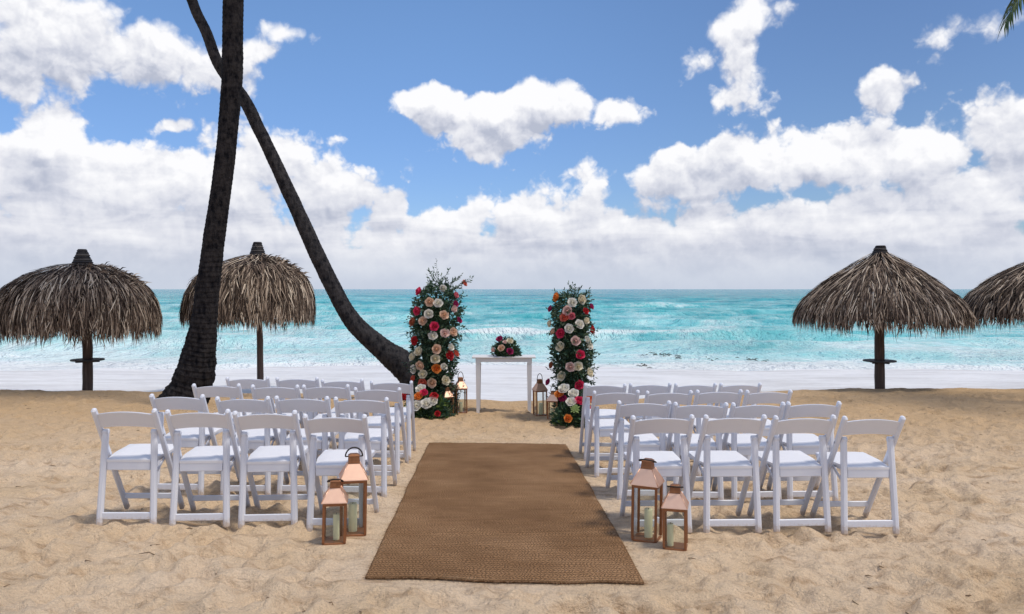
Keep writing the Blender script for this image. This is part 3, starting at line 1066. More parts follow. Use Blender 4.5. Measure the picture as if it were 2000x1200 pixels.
    for i in range(26):
        th = r.uniform(0, 6.28); zt = r.uniform(0.0, 0.9)
        ra = (hw1 + (hw0 - hw1) * zt) * s * 1.05
        p = Vector((cxx + ra * math.cos(th), ra * math.sin(th), z0 + (z1 - z0) * zt))
        q_ = p + Vector((math.cos(th) * 0.03, math.sin(th) * .03, -0.10 + r.uniform(-0.03, 0.12)))
        sd = Vector((-math.sin(th), math.cos(th), 0)) * 0.012
        mb.add([p - sd, p + sd, q_], [(0, 1, 2)], False)
    mb.build('peak_cap', M['cap'], root)
    # pole, rafters, tray
    ztop = pr[0, 1] - 0.05
    hw = pole_hw * s
    mb = MB()
    npz = 14
    mb.tube([Vector((0.004 * math.sin(i * 0.9 + seed) + ox * max(0, (i / (npz - 1) - 0.5)) * 1.2, 0.006 * math.cos(i * 2.1), -0.45 + (ztop + 0.45) * i / (npz - 1))) for i in range(npz)],
            [hw * (1.08 - 0.18 * i / (npz - 1) + 0.03 * math.sin(i * 2.7 + seed)) for i in range(npz)], 14, True)
    mb.build('pole', M['pole_wood'], root)
    for i in range(8):
        th = 2 * math.pi * i / 8 + 0.2
        mb = MB()
        mb.tube([Vector((ox, 0, ztop - 0.08)), at(LT * 0.55, th, -0.10), at(LT * 0.9, th, -0.09)], 0.022, 6)
        mb.build('rafter', M['pole_wood'], root)
    if tray_py:
        zt = Z(tray_py, d) - gz
        rt = 30 * s
        mb = MB()
        mb.lathe([(hw * 0.95, zt - 0.012), (rt, zt - 0.014), (rt * 1.01, zt), (rt, zt + 0.014), (hw * 0.95, zt + 0.012)], 28, (0, 0, 0), False, False)
        tr_ = mb.build('tray', M['tray_wood'], root)
        for an in (0.5, 0.5 + math.pi / 2, 0.5 + math.pi, 0.5 - math.pi / 2):
            mb = MB()
            c_, s_ = math.cos(an), math.sin(an)
            mb.bar((c_ * hw * 0.9, s_ * hw * 0.9, zt - 0.035), (c_ * rt * 0.7, s_ * rt * 0.7, zt - 0.035), 0.035, 0.04, (-s_, c_, 0))
            mb.build('bracket', M['tray_wood'], tr_)
    return root


umbrella(158, 15.4, [(15, 518), (50, 525), (90, 542), (121, 566), (138, 592), (144, 622), (143, 645)], (161, 487, 519, 7, 19), 171,
         'wide domed thatched umbrella left of the thick palm, round tray on its pole', 4, 703, 9.0, 4, 7000, True)
umbrella(490, 17.2, [(13, 499), (45, 511), (78, 526), (103, 549), (115, 578), (119, 605), (119, 622)], (503, 473, 500, 7, 15), 508,
         'thatched umbrella behind the thick palm with stray leaves on its crown', 5, None, 6.0, 12, 6600, True)
umbrella(1724, 16.2, [(11, 496), (37, 512), (69, 533), (104, 560), (133, 586), (148, 608), (152, 628)], (1719, 480, 498, 8, 15), 1718,
         'steep conical thatched umbrella right of the aisle with a round tray on its pole', 6, 705, 9.0, -4, 7600)
umbrella(2052, 16.6, [(13, 503), (60, 524), (104, 550), (138, 580), (153, 606), (156, 624)], (2050, 484, 504, 8, 15), 2052,
         'thatched umbrella cut off by the right edge of the view', 8, 708, 9.0, 0, 6400)

# ------------------------------------------------------------------ jute rug
m, k, b, o = material('jute')
tcn = k.n('ShaderNodeTexCoord')
uv = tcn.outputs['UV']
ux, uy, _ = k.sep(uv)[:3]
# plaited rows running across the rug, strands alternating in slant
row = k.m('MULTIPLY', uy, 30.0)
par = k.m('MODULO', k.m('FLOOR', row), 2.0)
sgn = k.m('MULTIPLY_ADD', par, 2.0, -1.0)
wob = k.m('MULTIPLY', k.noise(uv, 9.0, 4, 0.7), 4.0)
ph = k.m('ADD', k.m('ADD', k.m('MULTIPLY', ux, 46.0), k.m('MULTIPLY', k.m('MULTIPLY', k.m('FRACT', row), sgn), 1.0)), wob)
strand = k.m('ABSOLUTE', k.m('SINE', k.m('MULTIPLY', ph, math.pi)))
rowh = k.m('SINE', k.m('MULTIPLY', k.m('FRACT', row), math.pi))
hgt = k.m('MULTIPLY', k.m('POWER', strand, 0.6), k.m('POWER', rowh, 0.5))
fib = k.noise(k.vm('MULTIPLY', uv, (260, 120, 0)), 1.0, 4, 0.7)
tone = k.m('ADD', k.m('MULTIPLY', k.noise(uv, 1.2, 4, 0.6), 0.5), k.m('ADD', k.m('MULTIPLY', fib, 0.35), k.m('MULTIPLY', k.noise(k.vm('MULTIPLY', uv, (2.5, 14, 0)), 1.0, 4, 0.65), 0.22)))
cj = k.ramp(tone, [(0.30, (0.125, 0.063, 0.029)), (0.50, (0.255, 0.142, 0.070)), (0.72, (0.44, 0.265, 0.143))])
gap = k.sstep(hgt, 0.10, 0.80, 0.52, 1.10)
cj = k.vm('MULTIPLY', cj, k.comb(gap, gap, gap))
# sand blown and kicked onto the mat, thickest along its borders
eu = k.m('MINIMUM', ux, k.m('SUBTRACT', 1.535, ux)); ev_ = k.m('MINIMUM', uy, k.m('SUBTRACT', 4.43, uy))
eb_ = k.sstep(k.m('MINIMUM', eu, ev_), 0.0, 0.12, 0.16, 0.0)
dn = k.m('ADD', k.m('ADD', k.m('MULTIPLY', k.noise(uv, 3.0, 5, 0.65), 0.6), k.m('MULTIPLY', k.noise(uv, 70.0, 3, 0.7), 0.4)), eb_)
cj = k.mix(k.sstep(dn, 0.64, 0.86, 0.0, 0.45), cj, (0.56, 0.41, 0.27))
k.put(b.inputs['Base Color'], cj)
b.inputs['Roughness'].default_value = 0.95
b.inputs['Specular IOR Level'].default_value = 0.1
bump(k, b, k.m('ADD', hgt, k.m('MULTIPLY', fib, 0.4)), 0.9, 0.010)
M['jute'] = m
nu, nv = 90, 200
A = np.array(RUG)
U, Vv = np.meshgrid(np.linspace(0, 1, nu), np.linspace(0, 1, nv))
gx = (A[0, 0] * (1 - U) + A[1, 0] * U) * (1 - Vv) + (A[3, 0] * (1 - U) + A[2, 0] * U) * Vv
gy = (A[0, 1] * (1 - U) + A[1, 1] * U) * (1 - Vv) + (A[3, 1] * (1 - U) + A[2, 1] * U) * Vv
edge = 0.006 * vnoise(Vv * 14, Vv * 0 + 1, 61)
gx = gx + np.where(U < 0.5, 1, -1) * edge * np.abs(U - 0.5) * 2
gy = gy + 0.030 * vnoise(U * 4.5 + 3, U * 0, 62) * (1 - Vv) ** 3 + 0.010 * vnoise(U * 9 + 3, U * 0, 63) * Vv
gz_ = beach_base(gx, gy) + 0.010
near_e = np.exp(-Vv * 4.4 / 0.16)
gz_ = gz_ + near_e * (0.006 + 0.034 * np.clip(vnoise(U * 3.6 + 1.7, U * 0 + 2, 64) * (0.4 + 0.9 * U), -0.3, 1)) + 0.007 * fbm(gx * 1.6, gy * 2.2, 3, 65) + 0.004 * vnoise(gx * 0.6, gy * 7, 66)
top = np.stack([gx, gy, gz_], -1).reshape(-1, 3)
bot = top.copy(); bot[:, 2] -= 0.012
nt_ = len(top)
Qt = grid_faces(nv, nu)
per = list(range(nu)) + [i * nu + nu - 1 for i in range(1, nv)] + [(nv - 1) * nu + i for i in range(nu - 2, -1, -1)] + [i * nu for i in range(nv - 2, 0, -1)]
per = np.array(per); pn = np.roll(per, -1)
Qs = np.stack([per + nt_, pn + nt_, pn, per], -1)
Qb = Qt[:, ::-1] + nt_
rme = np_mesh('rug', np.concatenate([top, bot]), np.concatenate([Qt, Qs, Qb]), M['jute'], True)
uvl = rme.uv_layers.new(name='UVMap')
uvv = np.stack([U.ravel() * 1.535, Vv.ravel() * 4.43], -1); uvv = np.concatenate([uvv, uvv])
li = np.empty(len(rme.loops), dtype=np.int32); rme.loops.foreach_get('vertex_index', li)
uvl.data.foreach_set('uv', uvv[li].astype(np.float32).ravel())
rug = empty('jute_rug', (0, 0, 0))
rme.name = 'mat'
link_mesh('mat', rme, rug)
tag(rug, 'long brown woven jute rug lying on the sand down the aisle', 'rug')
mb = MB()
rf = random.Random(12)
for (row_i, sgn_) in ((0, -1), (nv - 1, 1)):
    for i in range(260):
        j = rf.randrange(nu)
        p = Vector(top[row_i * nu + j]) + Vector((rf.uniform(-.009, .009), 0, -0.005))
        ln = rf.uniform(0.006, 0.030)
        q = p + Vector((rf.gauss(0, 0.5) * ln, sgn_ * ln, rf.uniform(-0.3, 0.25) * ln))
        mb.tube([p, p.lerp(q, 0.5) + Vector((0, 0, 0.2 * ln)), q], [0.0016, 0.0013, 0.0006], 3, False, False)
for k_ in range(240):
    i = rf.randrange(nv); j = rf.choice((0, nu - 1))
    p = Vector(top[i * nu + j]) + Vector((0, 0, -0.004))
    ln = rf.uniform(0.005, 0.022) * (1 if j else -1)
    mb.tube([p, p + Vector((ln, rf.uniform(-.01, .01), rf.uniform(-.004, .003)))], [0.0015, 0.0006], 3, False, False)
tag(mb.build('frayed_fibres', simple('jute_fibre', (0.27, 0.16, 0.085), 0.95, 0.3, 60, bstr=0), rug), kind='stuff')

# ------------------------------------------------------------------ folding chairs
def make_chair():
    root = empty('folding_chair', (0, 0, 0))
    W = M['white_resin']
    top_y, top_z, fy, ry = -0.275, 0.785, 0.235, -0.215
    def A_(z): return fy + (top_y - fy) * z / top_z
    for s in (-1, 1):
        mb = MB()
        mb.bar((s * 0.195, fy, 0), (s * 0.195, top_y, top_z), 0.031, 0.042, (1, 0, 0), 0.32)
        mb.lathe([(0.002, 0.792), (0.011, 0.789), (0.0145, 0.781), (0.013, 0.77)][::-1], 10, (s * 0.195, A_(0.781), 0))
        mb.build('long_leg', W, root)
    for s in (-1, 1):
        mb = MB()
        mb.bar((s * 0.176, ry, 0), (s * 0.160, A_(0.62) - 0.010, 0.625), 0.043, 0.036, (1, 0, 0), 0.35)
        mb.tube([(s * 0.142, A_(0.62) - 0.010, 0.622), (s * 0.178, A_(0.62) - 0.010, 0.622)], 0.020, 12, True)
        mb.build('rear_leg', W, root)
    for s in (-1, 1):
        mb = MB(); mb.tube([(s * 0.2085, A_(0.60), 0.60), (s * 0.2125, A_(0.60), 0.60)], 0.008, 8); mb.build('bolt', M['steel'], root)
    # curved back slat with an arched top edge
    mb = MB()
    n = 14
    vs = []
    for i in range(n + 1):
        t = -1 + 2 * i / n
        x = t * 0.182
        arch = 0.020 * (1 - t * t)
        bow = -0.012 * (1 - t * t)
        zt, zb = 0.752 + arch, 0.652 + arch * 0.75
        for (z, off) in ((zb, -0.010), (zb + 0.004, -0.012), (zt - 0.004, -0.012), (zt, -0.009), (zt, 0.008), (zt - 0.004, 0.011), (zb + 0.004, 0.011), (zb, 0.008)):
            vs.append((x, A_(z) + bow + off, z))
    fs = []
    for i in range(n):
        for q in range(8):
            r_ = (q + 1) % 8
            fs.append((i * 8 + q, (i + 1) * 8 + q, (i + 1) * 8 + r_, i * 8 + r_))
    fs.append(tuple(range(8))); fs.append(tuple(n * 8 + q for q in range(7, -1, -1)))
    mb.add(vs, fs, False)
    mb.build('backrest', W, root)
    # seat frame: rails under the cushion
    def sz(y): return 0.425 + 0.05 * (y + 0.2)
    mb = MB()
    mb.bar((-0.140, -0.185, sz(-0.185) - 0.024), (0.140, -0.185, sz(-0.185) - 0.024), 0.066, 0.022, (0, 0, 1), 0.2)
    mb.bar((-0.172, 0.205, sz(0.205)), (0.172, 0.205, sz(0.205)), 0.04, 0.022, (0, 0, 1), 0.2)
    for s in (-1, 1):
        mb.bar((s * 0.137, -0.17, sz(-0.17) - 0.004), (s * 0.172, 0.20, sz(0.20)), 0.022, 0.036, (1, 0, 0), 0.2)
        mb.bar((s * 0.172, -0.02, sz(-0.02) - 0.004), (s * 0.172, -0.155, sz(-0.16) - 0.07), 0.008, 0.022, (1, 0, 0), 0.2)
    mb.build('seat_frame', W, root)
    # padded seat, domed, narrower to the rear
    mb = MB()
    nx, ny = 8, 8
    vs = []
    for j in range(ny + 1):
        v = j / ny
        y = -0.198 + 0.42 * v
        hw = 0.142 + 0.036 * min(1, v * 2.2)
        for i in range(nx + 1):
            u = -1 + 2 * i / nx
            e_ = (1 - abs(u) ** 6) * (1 - abs(2 * v - 1) ** 8)
            vs.append((u * hw, y, sz(y) + 0.016 + 0.018 * e_))
    nb = (nx + 1) * (ny + 1)
    fs = [(j * (nx + 1) + i, j * (nx + 1) + i + 1, (j + 1) * (nx + 1) + i + 1, (j + 1) * (nx + 1) + i) for j in range(ny) for i in range(nx)]
    mb.add(vs, fs, True)
    pr_ = [i for i in range(nx + 1)] + [j * (nx + 1) + nx for j in range(1, ny + 1)] + [ny * (nx + 1) + i for i in range(nx - 1, -1, -1)] + [j * (nx + 1) for j in range(ny - 1, 0, -1)]
    vs2 = [vs[i] for i in pr_] + [(vs[i][0], vs[i][1], sz(vs[i][1]) - 0.001) for i in pr_]
    L = len(pr_)
    mb.add(vs2, [(i + L, (i + 1) % L + L, (i + 1) % L, i) for i in range(L)], False)
    mb.build('seat', M['white_vinyl'], root)
    mb = MB(); mb.bar((-0.163, ry + 0.004, 0.070), (0.163, ry + 0.004, 0.070), 0.046, 0.018, (0, 0, 1), 0.2); mb.build('rear_stretcher', W, root)
    mb = MB(); mb.bar((-0.181, A_(0.105), 0.105), (0.181, A_(0.105), 0.105), 0.038, 0.018, (0, 0, 1), 0.2); mb.build('front_stretcher', W, root)
    return root


CH = {
    ('left', 1): [(181, 305, 802), (323, 449, 806), (460, 584, 806), (596, 719, 814)],
    ('left', 2): [(295, 400, 769), (427, 533, 778), (537, 645, 779), (655, 760, 779)],
    ('left', 3): [(376, 468, 748), (490, 581, 755), (594, 686, 755), (693, 787, 761)],
    ('left', 4): [(444, 526, 737), (539, 625, 737), (630, 718, 743), (722, 805, 748)],
    ('right', 1): [(1235, 1361, 817), (1372, 1495, 816), (1511, 1631, 816), (1645, 1765, 815)],
    ('right', 2): [(1202, 1310, 788), (1315, 1422, 790), (1427, 1534, 790), (1542, 1646, 789)],
    ('right', 3): [(1159, 1250, 767), (1262, 1356, 767), (1359, 1450, 765), (1457, 1546, 765)],
    ('right', 4): [(1141, 1224, 752), (1230, 1311, 752), (1318, 1399, 752), (1405, 1486, 750)],
}
ROWD = {1: 5.15, 2: 6.02, 3: 6.94, 4: 7.70}       # distance of the back slats
rown = {1: 'nearest row', 2: 'second row from the camera', 3: 'third row from the camera', 4: 'farthest row'}
coln = {'left': ['outermost seat on the far left', 'second seat from the left end', 'second seat from the aisle', 'aisle seat'],
        'right': ['aisle seat', 'second seat from the aisle', 'second seat from the right end', 'outermost seat on the far right']}
extra = {('left', 1, 3): 'behind the two lanterns', ('right', 1, 0): 'behind the two lanterns', ('left', 4, 3): 'next to the taller flower column', ('right', 4, 0): 'next to the shorter flower column'}
proto = make_chair()
first = True
cr = random.Random(5)
for (side, rw), lst in CH.items():
    for ci, (xa, xb, yt) in enumerate(lst):
        c_ = proto if first else copy_tree(proto)
        first = False
        d = ROWD[rw]
        dd = d + cr.uniform(-0.02, 0.02)
        xm = X((xa + xb) / 2, dd) - 0.012
        yc = dd + 0.25
        pl = -SLOPE * yc - max(-0.035, min(0.035, 0.012 * xm)) - 0.010
        zc = max(pl - 0.025, min(pl + 0.012, EYE - (yt - HOR) * dd / F - 0.79))
        rz = R(1.3) + cr.uniform(-0.038, 0.038)
        c_.location = (xm, yc, zc)
        c_.scale = (1.015, 1.015, 1.015)
        c_.rotation_euler = (R(-0.8) + cr.uniform(-0.012, 0.012), cr.uniform(-0.012, 0.012), rz)
        ex = extra.get((side, rw, ci))
        lab = 'white folding chair, %s block, %s, %s' % (side, rown[rw], coln[side][ci])
        if ex: lab += ', ' + ex
        tag(c_, lab, 'chair', 'white folding chairs facing the sea')

# ------------------------------------------------------------------ lanterns and candles
def make_lantern(w_, h_, hr, hc, handle):
    """w_ width, h_ body height, hr roof height, hc chimney height"""
    root = empty('lantern', (0, 0, 0))
    D, C = M['dark_copper'], M['copper']
    t = 0.016 if w_ > 0.155 else 0.015
    a = w_ / 2 - t / 2
    mb = MB()
    mb.box((0, 0, 0.008), (w_, w_, 0.016), 0.1)
    mb.build('base', D, root)
    for sx in (-1, 1):
        for sy_ in (-1, 1):
            mb = MB(); mb.box((sx * a, sy_ * a, 0.016 + (h_ - 0.034) / 2), (t, t, h_ - 0.034), 0.12); mb.build('post', D, root)
    mb = MB()
    for (x, y, lx, ly) in ((0, -a, w_, t), (0, a, w_, t), (-a, 0, t, w_ - 2 * t - 0.002), (a, 0, t, w_ - 2 * t - 0.002)):
        mb.box((x, y, h_ - 0.009), (lx, ly, 0.018), 0.1)
    mb.build('top_rail', D, root)
    for i in range(4):
        mb = MB()
        c_, s_ = math.cos(i * math.pi / 2), math.sin(i * math.pi / 2)
        e_ = w_ / 2 - t - 0.001
        q = a
        def P(u, z, off): return (c_ * u - s_ * (q + off), s_ * u + c_ * (q + off), z)
        vs = [P(-e_, 0.017, -0.0012), P(e_, 0.017, -0.0012), P(e_, h_ - 0.019, -0.0012), P(-e_, h_ - 0.019, -0.0012)]
        mb.add(vs, [(0, 1, 2, 3)])
        mb.build('glass_pane', M['glass'], root)
    # pyramid roof: four copper sheets with folded seams
    mb = MB()
    b0, b1 = w_ / 2 + 0.008, w_ * 0.24
    zs = [h_ + 0.001, h_ + 0.006, h_ + hr]
    rs = [b0, b0 - 0.001, b1]
    vs = []
    for z, r_ in zip(zs, rs):
        vs += [(-r_, -r_, z), (r_, -r_, z), (r_, r_, z), (-r_, r_, z)]
    fs = [(3, 2, 1, 0)]
    for lv in range(2):
        for i in range(4):
            j = (i + 1) % 4
            fs.append((lv * 4 + i, lv * 4 + j, lv * 4 + 4 + j, lv * 4 + 4 + i))
    fs.append((8, 9, 10, 11))
    mb.add(vs, fs)
    for i in range(4):
        p, q = Vector(vs[4 + i]), Vector(vs[8 + i])
        mb.tube([p, q], 0.0028, 5)
    roof = mb.build('roof', C, root)
    # vented chimney
    mb = MB()
    z0 = h_ + hr
    k0 = b1 * 0.94
    zc = [z0 + 0.001, z0 + hc * 0.75, z0 + hc * 0.80, z0 + hc]
    rc = [k0, k0 * 0.86, k0 * 1.0, k0 * 0.55]
    vs = []
    for z, r_ in zip(zc, rc):
        vs += [(-r_, -r_, z), (r_, -r_, z), (r_, r_, z), (-r_, r_, z)]
    fs = []
    for lv in range(3):
        for i in range(4):
            j = (i + 1) % 4
            fs.append((lv * 4 + i, lv * 4 + j, lv * 4 + 4 + j, lv * 4 + 4 + i))
    fs.append((12, 13, 14, 15))
    mb.add(vs, fs)
    for i in range(4):       # dark vent slots, raised louvre frames
        c_, s_ = math.cos(i * math.pi / 2), math.sin(i * math.pi / 2)
        for u in (-0.35, 0.35):
            x, y = u * k0, -k0 * 0.96
            mb.bar((c_ * x - s_ * y, s_ * x + c_ * y, z0 + hc * 0.15), (c_ * x - s_ * y * 0.93, s_ * x + c_ * y * 0.93, z0 + hc * 0.65), 0.007, 0.004, (c_, s_, 0))
    mb.build('chimney', D, root)
    # handle ring
    mb = MB()
    zt = z0 + hc
    rad = w_ * 0.33
    pts = []
    if handle == 'up':
        for i in range(15):
            an = math.pi * i / 14
            pts.append((rad * 0.72 * math.cos(an), 0, zt - hc * 0.3 + (rad * 1.75) * math.sin(an) ** 0.8))
    else:
        tl = handle
        for i in range(15):
            an = math.pi * i / 14
            x = rad * 1.0 * math.cos(an); v_ = rad * 1.2 * math.sin(an)
            pts.append((x, -v_ * math.cos(tl), zt - hc * 0.3 + v_ * math.sin(tl)))
    mb.tube(pts, 0.0048, 7)
    mb.tube([(-rad * 0.75 if handle == 'up' else -rad, 0, zt - hc * 0.3), (rad * 0.75 if handle == 'up' else rad, 0, zt - hc * 0.3)], 0.004, 6)
    mb.build('handle', M['black_iron'], root)
    return root


BIG = (0.168, 0.365, 0.100, 0.062)
SML = (0.146, 0.262, 0.085, 0.052)
LN = [  # px, base row, kind, rotation, handle, label, candles
    (653, 1069, 'S', 10, R(25), 'smaller copper lantern in front at the left of the rug', [(0.012, 0.0, 0.020, 0.165)], 'candle in the smaller front lantern left of the rug'),
    (689, 1052, 'B', 14, R(70), 'taller copper lantern behind the smaller one at the left of the rug', [(0.0, 0.0, 0.028, 0.185)], 'thick candle in the taller front lantern left of the rug'),
    (1263, 1056, 'B', -24, R(20), 'taller copper lantern at the right of the rug, before the aisle seat', [(0.012, 0.0, 0.027, 0.185)], 'thick candle in the taller front lantern right of the rug'),
    (1319, 1072, 'S', -16, R(12), 'smaller copper lantern at the right of the rug, its handle tipped over', [(-0.030, -0.015, 0.020, 0.140)], 'candle in the smaller front lantern right of the rug'),
    (900, 809, 'B', 14, 'up', 'taller lantern with raised handle beside the left table leg', [(0.0, 0.0, 0.026, 0.14)], 'candle in the lantern beside the left table leg'),
    (873, 813, 'S', 34, 'up', 'small lantern against the foot of the taller flower column', [(0.0, 0.0, 0.024, 0.12)], 'candle in the small lantern by the taller flower column'),
    (1055, 812, 'B', 18, 'up', 'taller lantern with raised handle beside the right table leg', [(0.01, 0.0, 0.030, 0.16)], 'candle in the lantern beside the right table leg'),
    (1080, 819, 'S', -12, 'up', 'small lantern against the foot of the shorter flower column', [(-0.012, 0.0, 0.026, 0.13), (0.034, 0.02, 0.020, 0.10)], 'candle in the small lantern by the shorter flower column'),
]
for (px, py, kd, rot, hd, lab, cds, clab) in LN:
    dims = BIG if kd == 'B' else SML
    ln = make_lantern(*dims, hd)
    d = gd(py) + dims[0] * 0.5
    x = X(px, d)
    z = ground(x, d) - 0.004
    ln.location = (x, d, z)
    ln.rotation_euler = (R(-1), R(random.uniform(-1, 1)), R(rot))
    tag(ln, lab, 'lantern', 'copper lanterns flanking the aisle')
    ca, sa = math.cos(R(rot)), math.sin(R(rot))
    for ci, (cx_, cy_, rr, hh_) in enumerate(cds):
        cn = empty('candle', (x + ca * cx_ - sa * cy_, d + sa * cx_ + ca * cy_, z + 0.0165))
        tag(cn, ('thicker ' if (ci == 0 and len(cds) > 1) else 'thinner ' if ci == 1 else '') + 'ivory green pillar ' + clab, 'candle', 'pillar candles in the lanterns')
        mb = MB(); mb.lathe([(rr * 0.97, 0), (rr, 0.004), (rr, hh_ - 0.006), (rr * 0.93, hh_), (rr * 0.6, hh_ - 0.003), (0.004, hh_ - 0.006)], 18); mb.build('wax', M['candle'], cn)
        mb = MB(); mb.tube([(0, 0, hh_ - 0.008), (0.001, 0, hh_ + 0.006)], 0.0015, 5); mb.build('wick', M['wick'], cn)

# ------------------------------------------------------------------ altar table
TD = 11.45
tx = X(984, TD)
tz = -SLOPE * TD - 0.006
table = empty('console_table', (tx, TD + 0.16, tz))
tag(table, 'slim white wooden console table between the two flower columns', 'table')
HT = 0.835
mb = MB(); mb.bar((-0.475, 0, HT - 0.012), (0.475, 0, HT - 0.012), 0.40, 0.024, (0, 1, 0), 0.3); mb.build('table_top', M['white_paint'], table)
mb = MB()
mb.bar((-0.40, -0.165, HT - 0.052), (0.40, -0.165, HT - 0.052), 0.022, 0.055, (0, 1, 0), 0.12)
mb.bar((-0.40, 0.165, HT - 0.052), (0.40, 0.165, HT - 0.052), 0.022, 0.055, (0, 1, 0), 0.12)
mb.bar((-0.40, -0.15, HT - 0.052), (-0.40, 0.15, HT - 0.052), 0.022, 0.055, (1, 0, 0), 0.12)
mb.bar((0.40, -0.15, HT - 0.052), (0.40, 0.15, HT - 0.052), 0.022, 0.055, (1, 0, 0), 0.12)
mb.build('apron', M['white_paint'], table)
for sx in (-1, 1):
    for sy_ in (-1, 1):
        mb = MB()
        x, y = sx * 0.385, sy_ * 0.15
        for (z0, z1, w0, w1) in ((HT - 0.105, HT - 0.0245, 0.070, 0.070), (HT - 0.125, HT - 0.105, 0.056, 0.056), (-0.01, HT - 0.125, 0.044, 0.066)):
            a0, a1 = w0 / 2, w1 / 2
            cx0 = x - sx * (0.028 - a0) * 0
            vs = [(x - a0, y - a0, z0), (x + a0, y - a0, z0), (x + a0, y + a0, z0), (x - a0, y + a0, z0), (x - a1, y - a1, z1), (x + a1, y - a1, z1), (x + a1, y + a1, z1), (x - a1, y + a1, z1)]
            mb.add(vs, [(3, 2, 1, 0), (4, 5, 6, 7), (0, 1, 5, 4), (1, 2, 6, 5), (2, 3, 7, 6), (3, 0, 4, 7)])
        mb.build('leg', M['white_paint'], table)
        
# ------------------------------------------------------------------ flowers
def rose_mesh(mat, seed, R0=0.072):
    """layered cupped petals around a tight bud, opening along +Z"""
    r = random.Random(seed)
    mb = MB()
    #  petals, radius, half width, profile of (out, up) from base to lip
    rings = ((6, 0.88, [(0.22, 0.00), (0.80, 0.22), (1.02, 0.50), (1.12, 0.56)]),
             (5, 0.80, [(0.20, 0.05), (0.74, 0.28), (0.84, 0.66), (0.90, 0.76)]),
             (5, 0.68, [(0.18, 0.10), (0.58, 0.40), (0.60, 0.84), (0.60, 0.96)]),
             (4, 0.50, [(0.12, 0.20), (0.40, 0.50), (0.38, 0.94), (0.32, 1.06)]),
             (3, 0.30, [(0.06, 0.30), (0.20, 0.60), (0.18, 1.00), (0.10, 1.10)]))
    for (n, hwid, prof) in rings:
        a0 = r.uniform(0, 6.28)
        for i in range(n):
            th = a0 + 2 * math.pi * i / n + r.uniform(-0.15, 0.15)
            sc = r.uniform(0.90, 1.08)
            tilt = r.uniform(-0.05, 0.07)
            rows = []
            for (jj, (ro, up)), wf in zip(enumerate(prof), (0.35, 0.95, 1.0, 0.45)):
                row_ = []
                for u in (-1, 0, 1):
                    # petals wrap round the bud
                    an = th + u * hwid * wf * (1.15 if n < 6 else 0.75) * 0.9
                    q = (ro * sc + tilt * up) * (1.0 - 0.05 * abs(u)) + (0.03 if u > 0 else 0)
                    row_.append((R0 * q * math.cos(an), R0 * q * math.sin(an), R0 * (up - 0.06 * abs(u) * (jj > 1))))
                rows.append(row_)
            vs = [p for row_ in rows for p in row_]
            fs = [(j * 3 + q, j * 3 + q + 1, j * 3 + q + 4, j * 3 + q + 3) for j in range(3) for q in range(2)]
            mb.add(vs, fs, True)
    mb.lathe([(0.10 * R0, 0.20 * R0), (0.20 * R0, 0.60 * R0), (0.17 * R0, 0.92 * R0), (0.07 * R0, 1.06 * R0), (0.01 * R0, 1.08 * R0)], 8)
    return mb.mesh('rose', mat)


ROSES = {kk: [rose_mesh(M['rose_' + kk], 10 + i) for i in range(2)] for kk in ROSE_COL}
rose_names = {'white': 'white', 'cream': 'cream', 'peach': 'peach', 'blush': 'blush', 'pink': 'pink', 'hot': 'hot pink', 'red': 'red', 'magenta': 'magenta', 'coral': 'coral', 'orange': 'orange', 'rust': 'rust'}
fr = random.Random(77)


def put_rose(root, kk, loc, direction, size):
    me = ROSES[kk][fr.randrange(2)]
    o_ = link_mesh('rose', me, root)
    o_.location = loc
    q = Vector(direction).normalized().to_track_quat('Z', 'Y')
    o_.rotation_mode = 'QUATERNION'
    from mathutils import Quaternion
    o_.rotation_quaternion = q @ Quaternion((0, 0, 1), fr.uniform(0, 6.28))
    s_ = size / 0.072
    o_.scale = (s_, s_, s_)
    o_['label'] = rose_names[kk] + ' rose'
    return o_


def leaf(mb, p, d, ln, wd, r):
    d = d.normalized()
    up = Vector((r.uniform(-1, 1), r.uniform(-1, 1), r.uniform(-0.3, 1)))
    s_ = d.cross(up)
    if s_.length < 1e-4: s_ = Vector((1, 0, 0))
    s_.normalize()
    nrm = s_.cross(d)
    mid = p + d * ln * 0.45 - nrm * ln * 0.05
    tip = p + d * ln - nrm * ln * 0.14
    mb.add([p, mid + s_ * wd * 0.5 + nrm * wd * 0.12, tip, mid - s_ * wd * 0.5 + nrm * wd * 0.12, mid], [(0, 1, 4), (1, 2, 4), (0, 4, 3), (4, 2, 3)], False)


def spray(mbl, mbs, p, d, ln, r, lsize, n=11):
    """a twig with paired leaves"""
    d = d.normalized()
    bend = Vector((r.uniform(-.3, .3), r.uniform(-.3, .3), r.uniform(-.35, .15)))
    pts = [p + d * ln * t + bend * ln * t * t * 0.5 for t in (0, 0.35, 0.7, 1.0)]
    mbs.tube(pts, [0.003, 0.0026, 0.002, 0.001], 4, True, False)
    for i in range(n):
        t = 0.12 + 0.88 * i / (n - 1)
        q = p + d * ln * t + bend * ln * t * t * 0.5
        sd = Vector((r.gauss(0, 1), r.gauss(0, 1), r.gauss(0, 1)))
        sd = (sd - d * sd.dot(d)).normalized()
        leaf(mbl, q, d * 0.7 + sd * (0.9 if i < n - 1 else 0.1), lsize * r.uniform(0.75, 1.2), lsize * r.uniform(0.32, 0.46), r)


